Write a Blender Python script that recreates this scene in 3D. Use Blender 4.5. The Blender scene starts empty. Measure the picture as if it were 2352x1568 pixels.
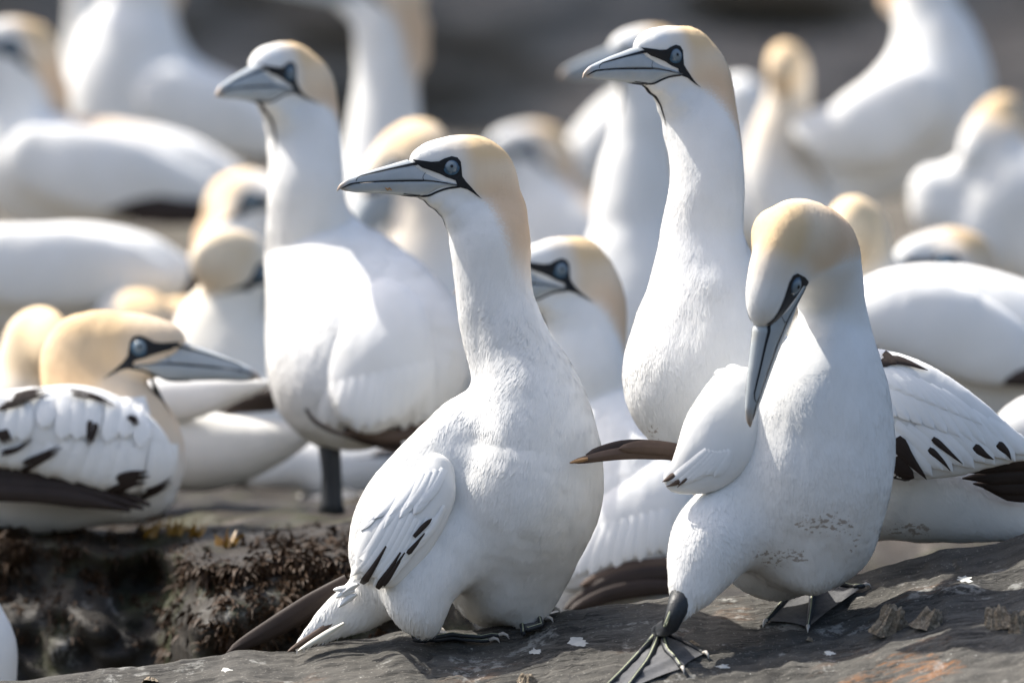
import bpy, bmesh, math, random
import numpy as np
from mathutils import Vector, Matrix
from mathutils.bvhtree import BVHTree

random.seed(7)
rng = np.random.default_rng(7)
scene = bpy.context.scene
col = scene.collection

# ------------------------------------------------------------------ camera
D0 = 15.0                 # metres to the plane of focus
S = 1.36 / 2352.0         # metres per layout unit in that plane
CZ = 1.0                  # camera height
cam_data = bpy.data.cameras.new("camera")
cam = bpy.data.objects.new("camera", cam_data)
col.objects.link(cam)
cam.location = (0, 0, CZ)
cam.rotation_euler = (math.radians(90), 0, 0)
cam_data.sensor_width = 36.0
cam_data.lens = 36.0 * D0 / 1.36
cam_data.clip_start = 0.1
cam_data.clip_end = 400
cam_data.dof.use_dof = True
cam_data.dof.focus_distance = 15.07
cam_data.dof.aperture_fstop = 2.9
cam_data.dof.aperture_blades = 0
scene.camera = cam

# ------------------------------------------------------------------ sky, sun, exposure
SUN_EL = math.radians(55)
TO_SUN = Vector((-math.cos(SUN_EL) * 0.93, math.cos(SUN_EL) * 0.36, math.sin(SUN_EL))).normalized()
world = bpy.data.worlds.new("World")
scene.world = world
world.use_nodes = True
wn = world.node_tree.nodes
wl = world.node_tree.links
sky = wn.new("ShaderNodeTexSky")
sky.sky_type = 'NISHITA'
sky.sun_disc = False
sky.sun_elevation = SUN_EL
sky.sun_rotation = math.atan2(TO_SUN.x, TO_SUN.y)
sky.air_density = 1.0
sky.dust_density = 4.0
sky.ozone_density = 1.0
bg = wn["Background"]
bg.inputs["Strength"].default_value = 0.122
wl.new(sky.outputs[0], bg.inputs["Color"])
sun_data = bpy.data.lights.new("sun", 'SUN')
sun_data.energy = 4.1
sun_data.angle = math.radians(0.7)
sun_data.color = (1.0, 0.95, 0.87)
sun = bpy.data.objects.new("sun", sun_data)
col.objects.link(sun)
sun.rotation_euler = (-TO_SUN).to_track_quat('-Z', 'Y').to_euler()
sun.location = (-3, 18, 6)

scene.view_settings.view_transform = 'Standard'
scene.view_settings.look = 'None'
scene.view_settings.exposure = 1.0
scene.view_settings.gamma = 1.0
scene.view_settings.use_curve_mapping = False
scene.cycles.use_denoising = True
scene.cycles.max_bounces = 5
scene.cycles.diffuse_bounces = 3
scene.cycles.glossy_bounces = 2
scene.cycles.transmission_bounces = 4
scene.cycles.caustics_reflective = False
scene.cycles.caustics_refractive = False


# ------------------------------------------------------------------ helpers
def P(u, v, y):
    """layout position (2352 x 1568 units) at a distance y -> a point in metres"""
    k = S * y / D0
    return Vector(((u - 1176.0) * k, y, CZ + (784.0 - v) * k))


def px(y):
    return S * y / D0


def sm(a, b, x):
    t = np.clip((x - a) / (b - a), 0, 1)
    return t * t * (3 - 2 * t)


def _hash(ix, iy, iz, seed):
    h = (ix.astype(np.int64) * 374761393 + iy.astype(np.int64) * 668265263 + iz.astype(np.int64) * 2147483647 + seed * 974711) & 0xFFFFFFFF
    h = ((h ^ (h >> 13)) * 1274126177) & 0xFFFFFFFF
    h = ((h ^ (h >> 16)) * 2246822519) & 0xFFFFFFFF
    h = h ^ (h >> 15)
    return (h & 0xFFFFFF) / float(0xFFFFFF) * 2 - 1


def vnoise(x, y, z=None, seed=0):
    x = np.asarray(x, float); y = np.asarray(y, float)
    z = np.zeros_like(x) if z is None else np.asarray(z, float)
    ix, iy, iz = np.floor(x), np.floor(y), np.floor(z)
    fx, fy, fz = x - ix, y - iy, z - iz
    fx = fx ** 3 * (fx * (fx * 6 - 15) + 10)
    fy = fy ** 3 * (fy * (fy * 6 - 15) + 10)
    fz = fz ** 3 * (fz * (fz * 6 - 15) + 10)
    out = 0
    for a in (0, 1):
        wa = fx if a else 1 - fx
        for b in (0, 1):
            wb = fy if b else 1 - fy
            for c in (0, 1):
                wc = fz if c else 1 - fz
                out = out + wa * wb * wc * _hash(ix + a, iy + b, iz + c, seed)
    return out


def fbm(x, y, z=None, octv=4, seed=0, gain=0.5):
    x = np.asarray(x, float); y = np.asarray(y, float)
    z = np.zeros_like(x) if z is None else np.asarray(z, float)
    s = 0; a = 1.0; f = 1.0
    for i in range(octv):
        s = s + a * vnoise(x * f + 17.3 * i, y * f - 9.1 * i, z * f + 4.7 * i, seed + i * 31)
        a *= gain; f *= 2.03
    return s


def tag(o, label=None, cat=None, group=None, kind=None):
    if label: o["label"] = label
    if cat: o["category"] = cat
    if group: o["group"] = group
    if kind: o["kind"] = kind
    return o


def link(name, me, mat=None, parent=None, matrix=None):
    o = bpy.data.objects.new(name, me)
    col.objects.link(o)
    if mat is not None and len(me.materials) == 0:
        me.materials.append(mat)
    if parent is not None:
        o.parent = parent
    if matrix is not None:
        o.matrix_local = matrix
    return o


def mesh(name, verts, faces, smooth=True):
    me = bpy.data.meshes.new(name)
    me.from_pydata([tuple(v) for v in verts], [], [tuple(f) for f in faces])
    if smooth:
        me.polygons.foreach_set("use_smooth", [True] * len(me.polygons))
    me.update()
    return me


def empty(name, loc):
    o = bpy.data.objects.new(name, None)
    o.empty_display_size = 0.05
    o.location = loc
    col.objects.link(o)
    return o


def catmull(pts, n):
    """n samples of a Catmull-Rom curve through the rows of pts"""
    p = np.asarray(pts, float)
    if len(p) == 1:
        return p
    q = np.vstack([2 * p[0] - p[1], p, 2 * p[-1] - p[-2]])
    seg = np.linalg.norm(np.diff(p[:, :2], axis=0), axis=1) + 1e-9
    cum = np.concatenate([[0], np.cumsum(seg)])
    out = []
    for s in np.linspace(0, cum[-1], n):
        i = min(int(np.searchsorted(cum, s, side='right') - 1), len(p) - 2)
        t = (s - cum[i]) / seg[i]
        a, b, c, d = q[i], q[i + 1], q[i + 2], q[i + 3]
        out.append(0.5 * ((2 * b) + (c - a) * t + (2 * a - 5 * b + 4 * c - d) * t ** 2 + (3 * b - a - 3 * c + d) * t ** 3))
    return np.array(out)


# ------------------------------------------------------------------ implicit bodies
class Field:
    def __init__(self, lo, hi, h):
        self.h = h
        self.lo = np.array(lo, float) - 3 * h
        n = np.ceil((np.array(hi) - self.lo) / h).astype(int) + 4
        self.n = n
        self.F = np.full(tuple(n), 0.06, np.float32)
        self.ax = [self.lo[i] + h * np.arange(n[i]) for i in range(3)]

    def sub(self, lo, hi):
        a = np.clip(np.floor((np.array(lo) - self.lo) / self.h).astype(int), 0, self.n)
        b = np.clip(np.ceil((np.array(hi) - self.lo) / self.h).astype(int) + 1, 0, self.n)
        return a, b

    def chain(self, els, k=0.02):
        """els: (centre, radii, rotation or None); union of ellipsoids, smooth-unioned into the field"""
        els = list(els)
        m = 0.035
        R = np.array([max(r) for _, r, _ in els]); C = np.array([c for c, _, _ in els])
        a, b = self.sub((C - R[:, None]).min(0) - m, (C + R[:, None]).max(0) + m)
        if np.any(b <= a):
            return
        G = np.full(tuple(b - a), 0.06, np.float32)
        for c, r, rot in els:
            rr = max(r)
            a2, b2 = self.sub(np.array(c) - rr - m, np.array(c) + rr + m)
            if np.any(b2 <= a2):
                continue
            X = (self.ax[0][a2[0]:b2[0]] - c[0])[:, None, None]
            Y = (self.ax[1][a2[1]:b2[1]] - c[1])[None, :, None]
            Z = (self.ax[2][a2[2]:b2[2]] - c[2])[None, None, :]
            if rot is not None:   # rows = local axes
                x = rot[0][0] * X + rot[0][1] * Y + rot[0][2] * Z
                y = rot[1][0] * X + rot[1][1] * Y + rot[1][2] * Z
                z = rot[2][0] * X + rot[2][1] * Y + rot[2][2] * Z
            else:
                x, y, z = X, Y, Z
            k0 = np.sqrt((x / r[0]) ** 2 + (y / r[1]) ** 2 + (z / r[2]) ** 2) + 1e-6
            k1 = np.sqrt((x / r[0] ** 2) ** 2 + (y / r[1] ** 2) ** 2 + (z / r[2] ** 2) ** 2) + 1e-6
            d = (k0 * (k0 - 1) / k1).astype(np.float32)
            s = tuple(slice(a2[i] - a[i], b2[i] - a[i]) for i in range(3))
            G[s] = np.minimum(G[s], d)
        s = tuple(slice(a[i], b[i]) for i in range(3))
        A = self.F[s]
        hh = np.maximum(k - np.abs(A - G), 0) / k
        self.F[s] = np.minimum(A, G) - hh * hh * k * 0.25

    def mesh(self, smooth=3):
        F = self.F
        nx, ny, nz = F.shape
        acc = np.zeros((nx - 1, ny - 1, nz - 1, 3), np.float32)
        cnt = np.zeros((nx - 1, ny - 1, nz - 1), np.float32)
        ins = F < 0
        edges = []
        for axis in range(3):
            sl0 = [slice(None)] * 3; sl1 = [slice(None)] * 3
            sl0[axis] = slice(0, -1); sl1[axis] = slice(1, None)
            f0, f1 = F[tuple(sl0)], F[tuple(sl1)]
            M = ins[tuple(sl0)] != ins[tuple(sl1)]
            idx = np.argwhere(M)
            o1, o2 = [i for i in range(3) if i != axis]
            dims = [nx, ny, nz]
            ok = (idx[:, o1] > 0) & (idx[:, o1] < dims[o1] - 1) & (idx[:, o2] > 0) & (idx[:, o2] < dims[o2] - 1)
            idx = idx[ok]
            a = f0[idx[:, 0], idx[:, 1], idx[:, 2]]; b = f1[idx[:, 0], idx[:, 1], idx[:, 2]]
            t = a / (a - b)
            pos = idx.astype(np.float32)
            pos[:, axis] += t
            quad = []
            for d1, d2 in ((1, 1), (0, 1), (0, 0), (1, 0)):
                c = idx.copy(); c[:, o1] -= d1; c[:, o2] -= d2
                np.add.at(acc, (c[:, 0], c[:, 1], c[:, 2]), pos)
                np.add.at(cnt, (c[:, 0], c[:, 1], c[:, 2]), 1)
                quad.append(c)
            flip = (a < 0)
            if axis == 1:
                flip = ~flip
            edges.append((quad, flip))
        act = cnt > 0
        num = np.full(act.shape, -1, np.int64)
        num[act] = np.arange(act.sum())
        V = acc[act] / cnt[act][:, None] * self.h + self.lo
        faces = []
        for quad, flip in edges:
            q = np.stack([num[c[:, 0], c[:, 1], c[:, 2]] for c in quad], 1)
            q[~flip] = q[~flip][:, ::-1]
            faces.append(q)
        Fq = np.vstack(faces)
        E = np.vstack([Fq[:, [0, 1]], Fq[:, [1, 2]], Fq[:, [2, 3]], Fq[:, [3, 0]]])
        deg = np.zeros(len(V)); np.add.at(deg, E[:, 0], 1); np.add.at(deg, E[:, 1], 1)
        for i in range(smooth):
            A = np.zeros_like(V)
            np.add.at(A, E[:, 0], V[E[:, 1]]); np.add.at(A, E[:, 1], V[E[:, 0]])
            V = V + (0.55 if i % 2 == 0 else -0.5) * (A / deg[:, None] - V) if smooth > 1 else V
        return V, Fq


def np_mesh(name, V, Fq, colors=None, stain=None):
    me = bpy.data.meshes.new(name)
    me.vertices.add(len(V)); me.vertices.foreach_set("co", np.asarray(V, np.float32).ravel())
    k = Fq.shape[1]
    me.loops.add(len(Fq) * k); me.loops.foreach_set("vertex_index", Fq.ravel().astype(np.int32))
    me.polygons.add(len(Fq)); me.polygons.foreach_set("loop_start", np.arange(0, len(Fq) * k, k, dtype=np.int32))
    me.polygons.foreach_set("use_smooth", np.ones(len(Fq), bool))
    me.update(calc_edges=True)
    if colors is not None:
        at = me.color_attributes.new("col", 'FLOAT_COLOR', 'POINT')
        at.data.foreach_set("color", np.hstack([colors, np.ones((len(V), 1))]).astype(np.float32).ravel())
    if stain is not None:
        at = me.attributes.new("stain", 'FLOAT', 'POINT')
        at.data.foreach_set("value", np.asarray(stain, np.float32))
    return me


def tube_mesh(pts, rad, seg=10, cap=True):
    pts = [Vector(p) for p in pts]
    V, Fc = [], []
    n = len(pts)
    prev = None
    for i, p in enumerate(pts):
        t = (pts[min(i + 1, n - 1)] - pts[max(i - 1, 0)]).normalized()
        if prev is None:
            a = t.cross(Vector((0.13, 1, 0.21))).normalized()
        else:
            a = (prev - t * prev.dot(t)).normalized()
        prev = a
        b = t.cross(a)
        r = rad[i] if hasattr(rad, '__len__') else rad
        for j in range(seg):
            w = 2 * math.pi * j / seg
            V.append(p + (a * math.cos(w) + b * math.sin(w)) * r)
    for i in range(n - 1):
        for j in range(seg):
            k = (j + 1) % seg
            Fc.append((i * seg + j, i * seg + k, (i + 1) * seg + k, (i + 1) * seg + j))
    if cap:
        Fc.append(tuple(range(seg))[::-1])
        Fc.append(tuple(range((n - 1) * seg, n * seg)))
    return V, Fc


def tess(poly, maxlen):
    bm = bmesh.new()
    vs = [bm.verts.new((p[0], p[1], 0)) for p in poly]
    f = bm.faces.new(vs)
    bmesh.ops.triangulate(bm, faces=[f])
    for _ in range(7):
        es = [e for e in bm.edges if e.calc_length() > maxlen]
        if not es:
            break
        bmesh.ops.subdivide_edges(bm, edges=es, cuts=1)
        bmesh.ops.triangulate(bm, faces=bm.faces[:])
    bm.verts.index_update()
    V = [(v.co.x, v.co.y) for v in bm.verts]
    Fc = [tuple(v.index for v in f.verts) for f in bm.faces]
    bm.free()
    return V, Fc


# ------------------------------------------------------------------ materials
class NT:
    def __init__(self, name):
        self.m = bpy.data.materials.new(name)
        self.m.use_nodes = True
        self.t = self.m.node_tree
        self.b = self.t.nodes["Principled BSDF"]

    def n(self, kind, **kw):
        nd = self.t.nodes.new(kind)
        for k, v in kw.items():
            if k in nd.inputs:
                nd.inputs[k].default_value = v
            else:
                setattr(nd, k, v)
        return nd

    def l(self, a, b):
        self.t.links.new(a, b)

    def coord(self, which="Object", scale=(1, 1, 1), rot=(0, 0, 0)):
        tc = self.n("ShaderNodeTexCoord")
        mp = self.n("ShaderNodeMapping")
        mp.inputs["Scale"].default_value = scale
        mp.inputs["Rotation"].default_value = rot
        self.l(tc.outputs[which], mp.inputs["Vector"])
        return mp.outputs[0]

    def noise(self, vec, scale, detail=4, rough=0.55, dist=0.0):
        nd = self.n("ShaderNodeTexNoise")
        nd.inputs["Scale"].default_value = scale
        nd.inputs["Detail"].default_value = detail
        nd.inputs["Roughness"].default_value = rough
        nd.inputs["Distortion"].default_value = dist
        if vec is not None:
            self.l(vec, nd.inputs["Vector"])
        return nd.outputs["Fac"]

    def ramp(self, fac, stops, interp='LINEAR'):
        nd = self.n("ShaderNodeValToRGB")
        cr = nd.color_ramp
        cr.interpolation = interp
        while len(cr.elements) < len(stops):
            cr.elements.new(0.5)
        for e, (p, c) in zip(cr.elements, stops):
            e.position = p
            e.color = (*c, 1) if hasattr(c, '__len__') else (c, c, c, 1)
        self.l(fac, nd.inputs[0])
        return nd.outputs[0]

    def mix(self, fac, a, b, blend='MIX'):
        nd = self.n("ShaderNodeMix", data_type='RGBA', blend_type=blend)
        for sock, val in ((0, fac), (6, a), (7, b)):
            if hasattr(val, 'is_linked'):
                self.l(val, nd.inputs[sock])
            elif sock == 0:
                nd.inputs[0].default_value = val
            else:
                nd.inputs[sock].default_value = (*val, 1)
        return nd.outputs[2]

    def math(self, op, a, b=None, c=None):
        nd = self.n("ShaderNodeMath", operation=op)
        for i, v in enumerate((a, b, c)):
            if v is None: continue
            if hasattr(v, 'is_linked'): self.l(v, nd.inputs[i])
            else: nd.inputs[i].default_value = v
        return nd.outputs[0]

    def bump(self, h, strength=0.3, dist=0.002, prev=None):
        nd = self.n("ShaderNodeBump")
        nd.inputs["Strength"].default_value = strength
        nd.inputs["Distance"].default_value = dist
        self.l(h, nd.inputs["Height"])
        if prev is not None:
            self.l(prev, nd.inputs["Normal"])
        return nd.outputs[0]

    def out(self, color=None, rough=None, normal=None, spec=None):
        b = self.b
        if color is not None:
            if hasattr(color, 'is_linked'): self.l(color, b.inputs["Base Color"])
            else: b.inputs["Base Color"].default_value = (*color, 1)
        if rough is not None:
            if hasattr(rough, 'is_linked'): self.l(rough, b.inputs["Roughness"])
            else: b.inputs["Roughness"].default_value = rough
        if normal is not None: self.l(normal, b.inputs["Normal"])
        if spec is not None: b.inputs["Specular IOR Level"].default_value = spec
        return self.m


def mat_plumage():
    m = NT("plumage")
    at = m.n("ShaderNodeAttribute", attribute_name="col")
    st = m.n("ShaderNodeAttribute", attribute_name="stain")
    v = m.coord("Object")
    vs = m.coord("Object", (1, 1, 0.28), (0, math.radians(12), 0))
    fine = m.noise(vs, 260, 3, 0.6)
    soft = m.noise(vs, 55, 3, 0.5)
    b1 = m.bump(soft, 0.22, 0.003)
    b3 = m.bump(fine, 0.2, 0.0006, b1)
    # soil flecks where the belly is dirty
    sp = m.noise(m.coord("Object", (0.7, 0.8, 1.3)), 170, 2, 0.55)
    thr = m.math('SUBTRACT', 1.0, m.math('MULTIPLY', st.outputs["Fac"], 0.50))
    fl = m.ramp(m.math('SUBTRACT', sp, thr), [(0.0, 0.0), (0.05, 1.0)])
    fl2 = m.math('MULTIPLY', fl, 0.6)
    c = m.mix(fl2, at.outputs["Color"], (0.19, 0.11, 0.045))
    tone = m.noise(v, 14, 3, 0.5)
    c2 = m.mix(m.ramp(tone, [(0.35, 0.0), (0.75, 0.22)]), c, (0.74, 0.70, 0.60), 'MULTIPLY')
    return m.out(c2, 0.85, b3, 0.15)


def mat_feather(name, c1, c2, edge=None, rough=0.7):
    m = NT(name)
    v = m.coord("Object", (1, 1, 1))
    n1 = m.noise(v, 40, 3)
    n2 = m.noise(m.coord("Object", (60, 1, 12)), 22, 2)
    c = m.mix(n1, c1, c2)
    return m.out(c, rough, m.bump(n2, 0.3, 0.0008), 0.2)


def mat_bill():
    m = NT("bill_horn")
    tc = m.n("ShaderNodeTexCoord")
    sx = m.n("ShaderNodeSeparateXYZ"); m.l(tc.outputs["Object"], sx.inputs[0])
    v = m.coord("Object", (1, 1, 1))
    n = m.noise(v, 60, 4)
    n2 = m.noise(m.coord("Object", (0.25, 1, 1)), 220, 3)
    base = m.mix(n, (0.32, 0.36, 0.385), (0.44, 0.47, 0.485))
    tip = m.math('MULTIPLY_ADD', n, 0.018, sx.outputs[0])
    t = m.ramp(m.math('MULTIPLY', tip, 5.5), [(0.78, 0.0), (0.84, 0.45), (0.90, 0.9)])
    c = m.mix(t, base, (0.42, 0.29, 0.18))
    dirt = m.ramp(m.noise(v, 25, 3), [(0.62, 0.0), (0.72, 0.35)])
    c = m.mix(dirt, c, (0.45, 0.42, 0.34))
    return m.out(c, 0.42, m.bump(n2, 0.25, 0.0006), 0.4)


def mat_simple(name, c, rough=0.5, var=0.3, scale=60, bump=0.2, bd=0.001, spec=0.3):
    m = NT(name)
    n = m.noise(m.coord("Object"), scale, 4)
    cc = m.mix(n, tuple(x * (1 - var) for x in c), tuple(min(1, x * (1 + var)) for x in c))
    return m.out(cc, rough, m.bump(n, bump, bd), spec)


def mat_eye():
    m = NT("eye_iris")
    tc = m.n("ShaderNodeTexCoord")
    sx = m.n("ShaderNodeSeparateXYZ"); m.l(tc.outputs["Object"], sx.inputs[0])
    x = m.math('MULTIPLY_ADD', sx.outputs[0], 1.0, 0.0)
    r = m.math('SQRT', m.math('ADD', m.math('POWER', sx.outputs[0], 2.0), m.math('POWER', sx.outputs[2], 2.0)))
    rr = m.math('MULTIPLY', r, 1 / 0.0115)
    c = m.ramp(rr, [(0.0, (0.004, 0.004, 0.005)), (0.17, (0.004, 0.004, 0.005)), (0.20, (0.15, 0.195, 0.225)), (0.42, (0.18, 0.225, 0.255)),
                    (0.62, (0.13, 0.19, 0.24)), (0.66, (0.06, 0.10, 0.15)), (0.71, (0.06, 0.10, 0.15)), (0.75, (0.045, 0.10, 0.16)), (0.93, (0.05, 0.12, 0.19)), (1.0, (0.05, 0.14, 0.24))])
    m.out(c, 0.3, None, 0.3)
    m.b.inputs["Coat Weight"].default_value = 0.25
    m.b.inputs["Coat Roughness"].default_value = 0.03
    return m.m


PLUM = mat_plumage()
FWHITE = mat_feather("feather_white", (0.80, 0.80, 0.78), (0.86, 0.86, 0.85))
FCREAM = mat_feather("feather_cream", (0.74, 0.70, 0.58), (0.82, 0.80, 0.72))
FDARK = mat_feather("feather_blackish_brown", (0.022, 0.016, 0.014), (0.048, 0.034, 0.028), rough=0.55)
FBROWN = mat_feather("feather_brown", (0.075, 0.050, 0.038), (0.12, 0.085, 0.065), rough=0.6)
FTAN = mat_feather("feather_tan", (0.30, 0.17, 0.08), (0.40, 0.25, 0.13))
BILL = mat_bill()
SKIN = mat_simple("black_facial_skin", (0.012, 0.014, 0.018), 0.55, 0.5, 300, 0.4, 0.0008, 0.3)
EYE = mat_eye()
RING = mat_simple("blue_orbital_ring", (0.04, 0.10, 0.165), 0.5, 0.25, 200)
LEG = mat_simple("black_leg_skin", (0.018, 0.021, 0.025), 0.5, 0.5, 250, 0.5, 0.0012, 0.4)
WEB = mat_simple("dark_web_skin", (0.075, 0.077, 0.082), 0.55, 0.5, 120, 0.5, 0.0015, 0.35)
TOELINE = mat_simple("greenish_yellow_toe_line", (0.34, 0.36, 0.24), 0.5, 0.3, 150)
CLAW = mat_simple("pale_claw", (0.45, 0.42, 0.38), 0.4, 0.2, 100)


def mat_rock(name, dark, light, lichen=0.0, guano=0.0, wet=0.0, sc=1.0, moss=0.0, bumps=1.0, strat=(0.35, 1.6, 1), patch=None):
    m = NT(name)
    v = m.coord("Object", strat)
    vi = m.coord("Object")
    n1 = m.noise(v, 6 * sc, 8, 0.62, 0.4)
    n2 = m.noise(v, 45 * sc, 6, 0.65)
    n3 = m.noise(vi, 260 * sc, 4, 0.6)
    c = m.mix(m.ramp(n1, [(0.3, 0.0), (0.7, 1.0)]), dark, light)
    c = m.mix(m.ramp(n2, [(0.38, 0.65), (0.62, 0.0)]), c, tuple(x * 0.55 for x in dark))
    c = m.mix(m.ramp(n3, [(0.60, 0.0), (0.72, 0.6)]), c, tuple(min(1, x * 2.4) for x in light))
    # thin dark partings of the slate, along the bedding
    w = m.noise(m.coord("Object", (strat[0] * 0.5, strat[1] * 2.5, 2)), 16 * sc, 5, 0.6, 0.8)
    crack = m.ramp(m.math('ABSOLUTE', m.math('SUBTRACT', w, 0.5)), [(0.0, 1.0), (0.014, 0.7), (0.03, 0.0)])
    gate = m.ramp(m.noise(vi, 7 * sc, 3), [(0.45, 0.0), (0.6, 1.0)])
    cr = m.math('MULTIPLY', crack, gate)
    c = m.mix(m.math('MULTIPLY', cr, 0.7), c, (0.012, 0.012, 0.013))
    if lichen:
        a = m.ramp(m.noise(vi, 5.5 * sc, 4, 0.55), [(0.60, 0.0), (0.68, 1.0)])
        if patch:   # one rust-coloured growth at its own place on the slab
            sp = m.n("ShaderNodeSeparateXYZ"); m.l(vi, sp.inputs[0])
            dx = m.math('MULTIPLY', m.math('SUBTRACT', sp.outputs[0], patch[0]), 1 / patch[2])
            dy = m.math('MULTIPLY', m.math('SUBTRACT', sp.outputs[1], patch[1]), 0.8 / patch[2])
            rr = m.math('SQRT', m.math('ADD', m.math('MULTIPLY', dx, dx), m.math('MULTIPLY', dy, dy)))
            rr = m.math('ADD', rr, m.math('MULTIPLY', m.math('SUBTRACT', m.noise(vi, 18, 4), 0.5), 1.6))
            a2 = m.ramp(rr, [(0.75, 1.0), (1.0, 0.0)])
            a = m.math('MAXIMUM', m.math('MULTIPLY', a, 0.25), a2)
        b = m.ramp(m.noise(v, 50 * sc, 5, 0.7), [(0.47, 0.0), (0.60, 1.0)])
        c = m.mix(m.math('MULTIPLY', m.math('MULTIPLY', a, b), lichen), c, (0.30, 0.13, 0.045))
    if moss:
        a = m.ramp(m.noise(vi, 9 * sc, 4, 0.6), [(0.5, 0.0), (0.65, 1.0)])
        c = m.mix(m.math('MULTIPLY', a, moss), c, (0.045, 0.055, 0.014))
    if guano:
        a = m.ramp(m.noise(vi, 11 * sc, 5, 0.7), [(0.57, 0.0), (0.64, 1.0)])
        b = m.ramp(m.noise(vi, 70 * sc, 4, 0.6), [(0.45, 0.0), (0.55, 1.0)])
        c = m.mix(m.math('MULTIPLY', m.math('MULTIPLY', a, b), guano), c, (0.50, 0.50, 0.47))
        spk = m.ramp(m.noise(vi, 120 * sc, 2, 0.5), [(0.735, 0.0), (0.76, 1.0)])
        c = m.mix(m.math('MULTIPLY', spk, guano), c, (0.6, 0.6, 0.57))
    bb = m.bump(n1, 0.5 * bumps, 0.02)
    bb = m.bump(n2, 0.6 * bumps, 0.006, bb)
    bb = m.bump(m.math('SUBTRACT', 1.0, cr), 0.6 * bumps, 0.004, bb)
    bb = m.bump(n3, 0.5 * bumps, 0.0012, bb)
    rough = m.ramp(n2, [(0.3, 0.45 if wet else 0.7), (0.7, 0.8 if wet else 0.92)])
    return m.out(c, rough, bb, 0.3 if wet else 0.12)


ROCK = mat_rock("slate", (0.060, 0.058, 0.053), (0.122, 0.116, 0.104), lichen=0.6, guano=0.35, patch=(0.505, 14.70, 0.085))
LEDGE = mat_rock("weathered_ledge", (0.013, 0.010, 0.008), (0.040, 0.031, 0.022), lichen=0.2, guano=0.15, wet=1, moss=0.4)
GROUND = mat_rock("colony_ground", (0.08, 0.072, 0.062), (0.17, 0.155, 0.135), lichen=0.3, guano=0.9, moss=0.3, sc=0.8)
CLIFF = mat_rock("dark_cliff", (0.20, 0.180, 0.155), (0.31, 0.280, 0.242), sc=0.35, strat=(0.3, 1, 2.4), bumps=1.0)
SHELL = mat_rock("barnacle_shell", (0.16, 0.12, 0.08), (0.50, 0.43, 0.33), sc=6, bumps=0.8, strat=(1, 1, 1))
WETSHADEFACE = mat_rock("wet_rock_painted_shade", (0.014, 0.012, 0.010), (0.042, 0.036, 0.028), guano=0.25, wet=1, moss=0.5)  # wet rock; the ledge face's shade is painted into this near-black colour
WEED = mat_simple("brown_wrack", (0.034, 0.018, 0.008), 0.6, 0.8, 25, 0.4, 0.003, 0.2)
WEEDY = mat_simple("golden_wrack", (0.26, 0.14, 0.02), 0.4, 0.5, 60, 0.4, 0.002, 0.5)

# ------------------------------------------------------------------ the ground
# front slab: a sloping shelf of slate, its crest rising to the right
CR_U = [-400, 0, 150, 250, 400, 520, 680, 800, 960, 1080, 1180, 1280, 1400, 1540, 1620, 1760, 1900, 2000, 2150, 2352, 2700]
CR_V = [1600, 1566, 1548, 1532, 1512, 1497, 1487, 1468, 1452, 1440, 1428, 1402, 1384, 1372, 1376, 1362, 1334, 1312, 1272, 1226, 1150]
YC = 15.17
kx = px(YC)


def slab_z(x, y):
    u = x / (S * YC / D0) + 1176
    v = np.interp(u, CR_U, CR_V)
    zc = CZ + (784 - v) * kx
    d = YC - y
    front = np.clip(d, 0, None)
    back = np.clip(-d, 0, None)
    r = 0.010 * (1 - np.exp(-(front / 0.03) ** 2))
    z = zc - 0.26 * front - 0.06 * front ** 2 - r * 0.4 - back * (0.10 + 0.5 * sm(700, 300, u))
    n = fbm(x * 5, y * 9, None, 4, 3) * 0.006 * sm(0.0, 0.06, front)
    # bedding steps: flakes broken off along lines nearly parallel to the crest
    q = front * 15 + x * 2.2 + fbm(x * 2.5, y * 5, None, 3, 11) * 1.3
    saw = q - np.floor(q)
    st = (saw - sm(0.90, 1.0, saw)) * 0.012 * sm(-0.15, 0.35, vnoise(x * 4.2 + 3, y * 7, None, 21)) * sm(0.02, 0.08, front)
    q2 = front * 41 + x * 7 + fbm(x * 7, y * 12, None, 3, 12) * 1.6
    saw2 = q2 - np.floor(q2)
    st2 = (saw2 - sm(0.85, 1.0, saw2)) * 0.0045 * sm(0.0, 0.4, vnoise(x * 9 + 7, y * 14, None, 22)) * sm(0.0, 0.05, front)
    fine = fbm(x * 60, y * 90, None, 3, 5) * 0.0012 * sm(-0.01, 0.03, front)
    edge = fbm(x * 14, x * 0 + 2.2, None, 4, 77) * 0.004
    q3 = front * 95 + x * 20 + fbm(x * 12, y * 22, None, 3, 13) * 2.2
    saw3 = q3 - np.floor(q3)
    st3 = (saw3 - sm(0.8, 1.0, saw3)) * 0.0018 * sm(-0.2, 0.3, vnoise(x * 15 + 1, y * 24, None, 23)) * sm(0.0, 0.03, front)
    return z + n - st - st2 * 1.3 - st3 + fine + edge


gx = np.linspace(-1.0, 1.0, 900)
gy = np.concatenate([np.linspace(15.75, 15.2, 24), np.linspace(15.195, 14.55, 330), np.linspace(14.54, 13.9, 30)])
X, Y = np.meshgrid(gx, gy)
Z = slab_z(X, Y)


def grid_mesh(name, X, Y, Z):
    ny, nx = X.shape
    V = np.stack([X.ravel(), Y.ravel(), Z.ravel()], 1)
    i = (np.arange(ny - 1)[:, None] * nx + np.arange(nx - 1)[None, :]).ravel()
    Fq = np.stack([i, i + nx, i + nx + 1, i + 1], 1)
    return np_mesh(name, V, Fq), V, Fq


me, sV, sF = grid_mesh("rock_slab", X, Y, Z)
slab = link("rock_slab", me, ROCK)
tag(slab, kind="structure")
SLAB_BVH = BVHTree.FromPolygons([tuple(v) for v in sV], [tuple(f) for f in sF])
CAMP = Vector((0, 0, CZ))


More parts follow.
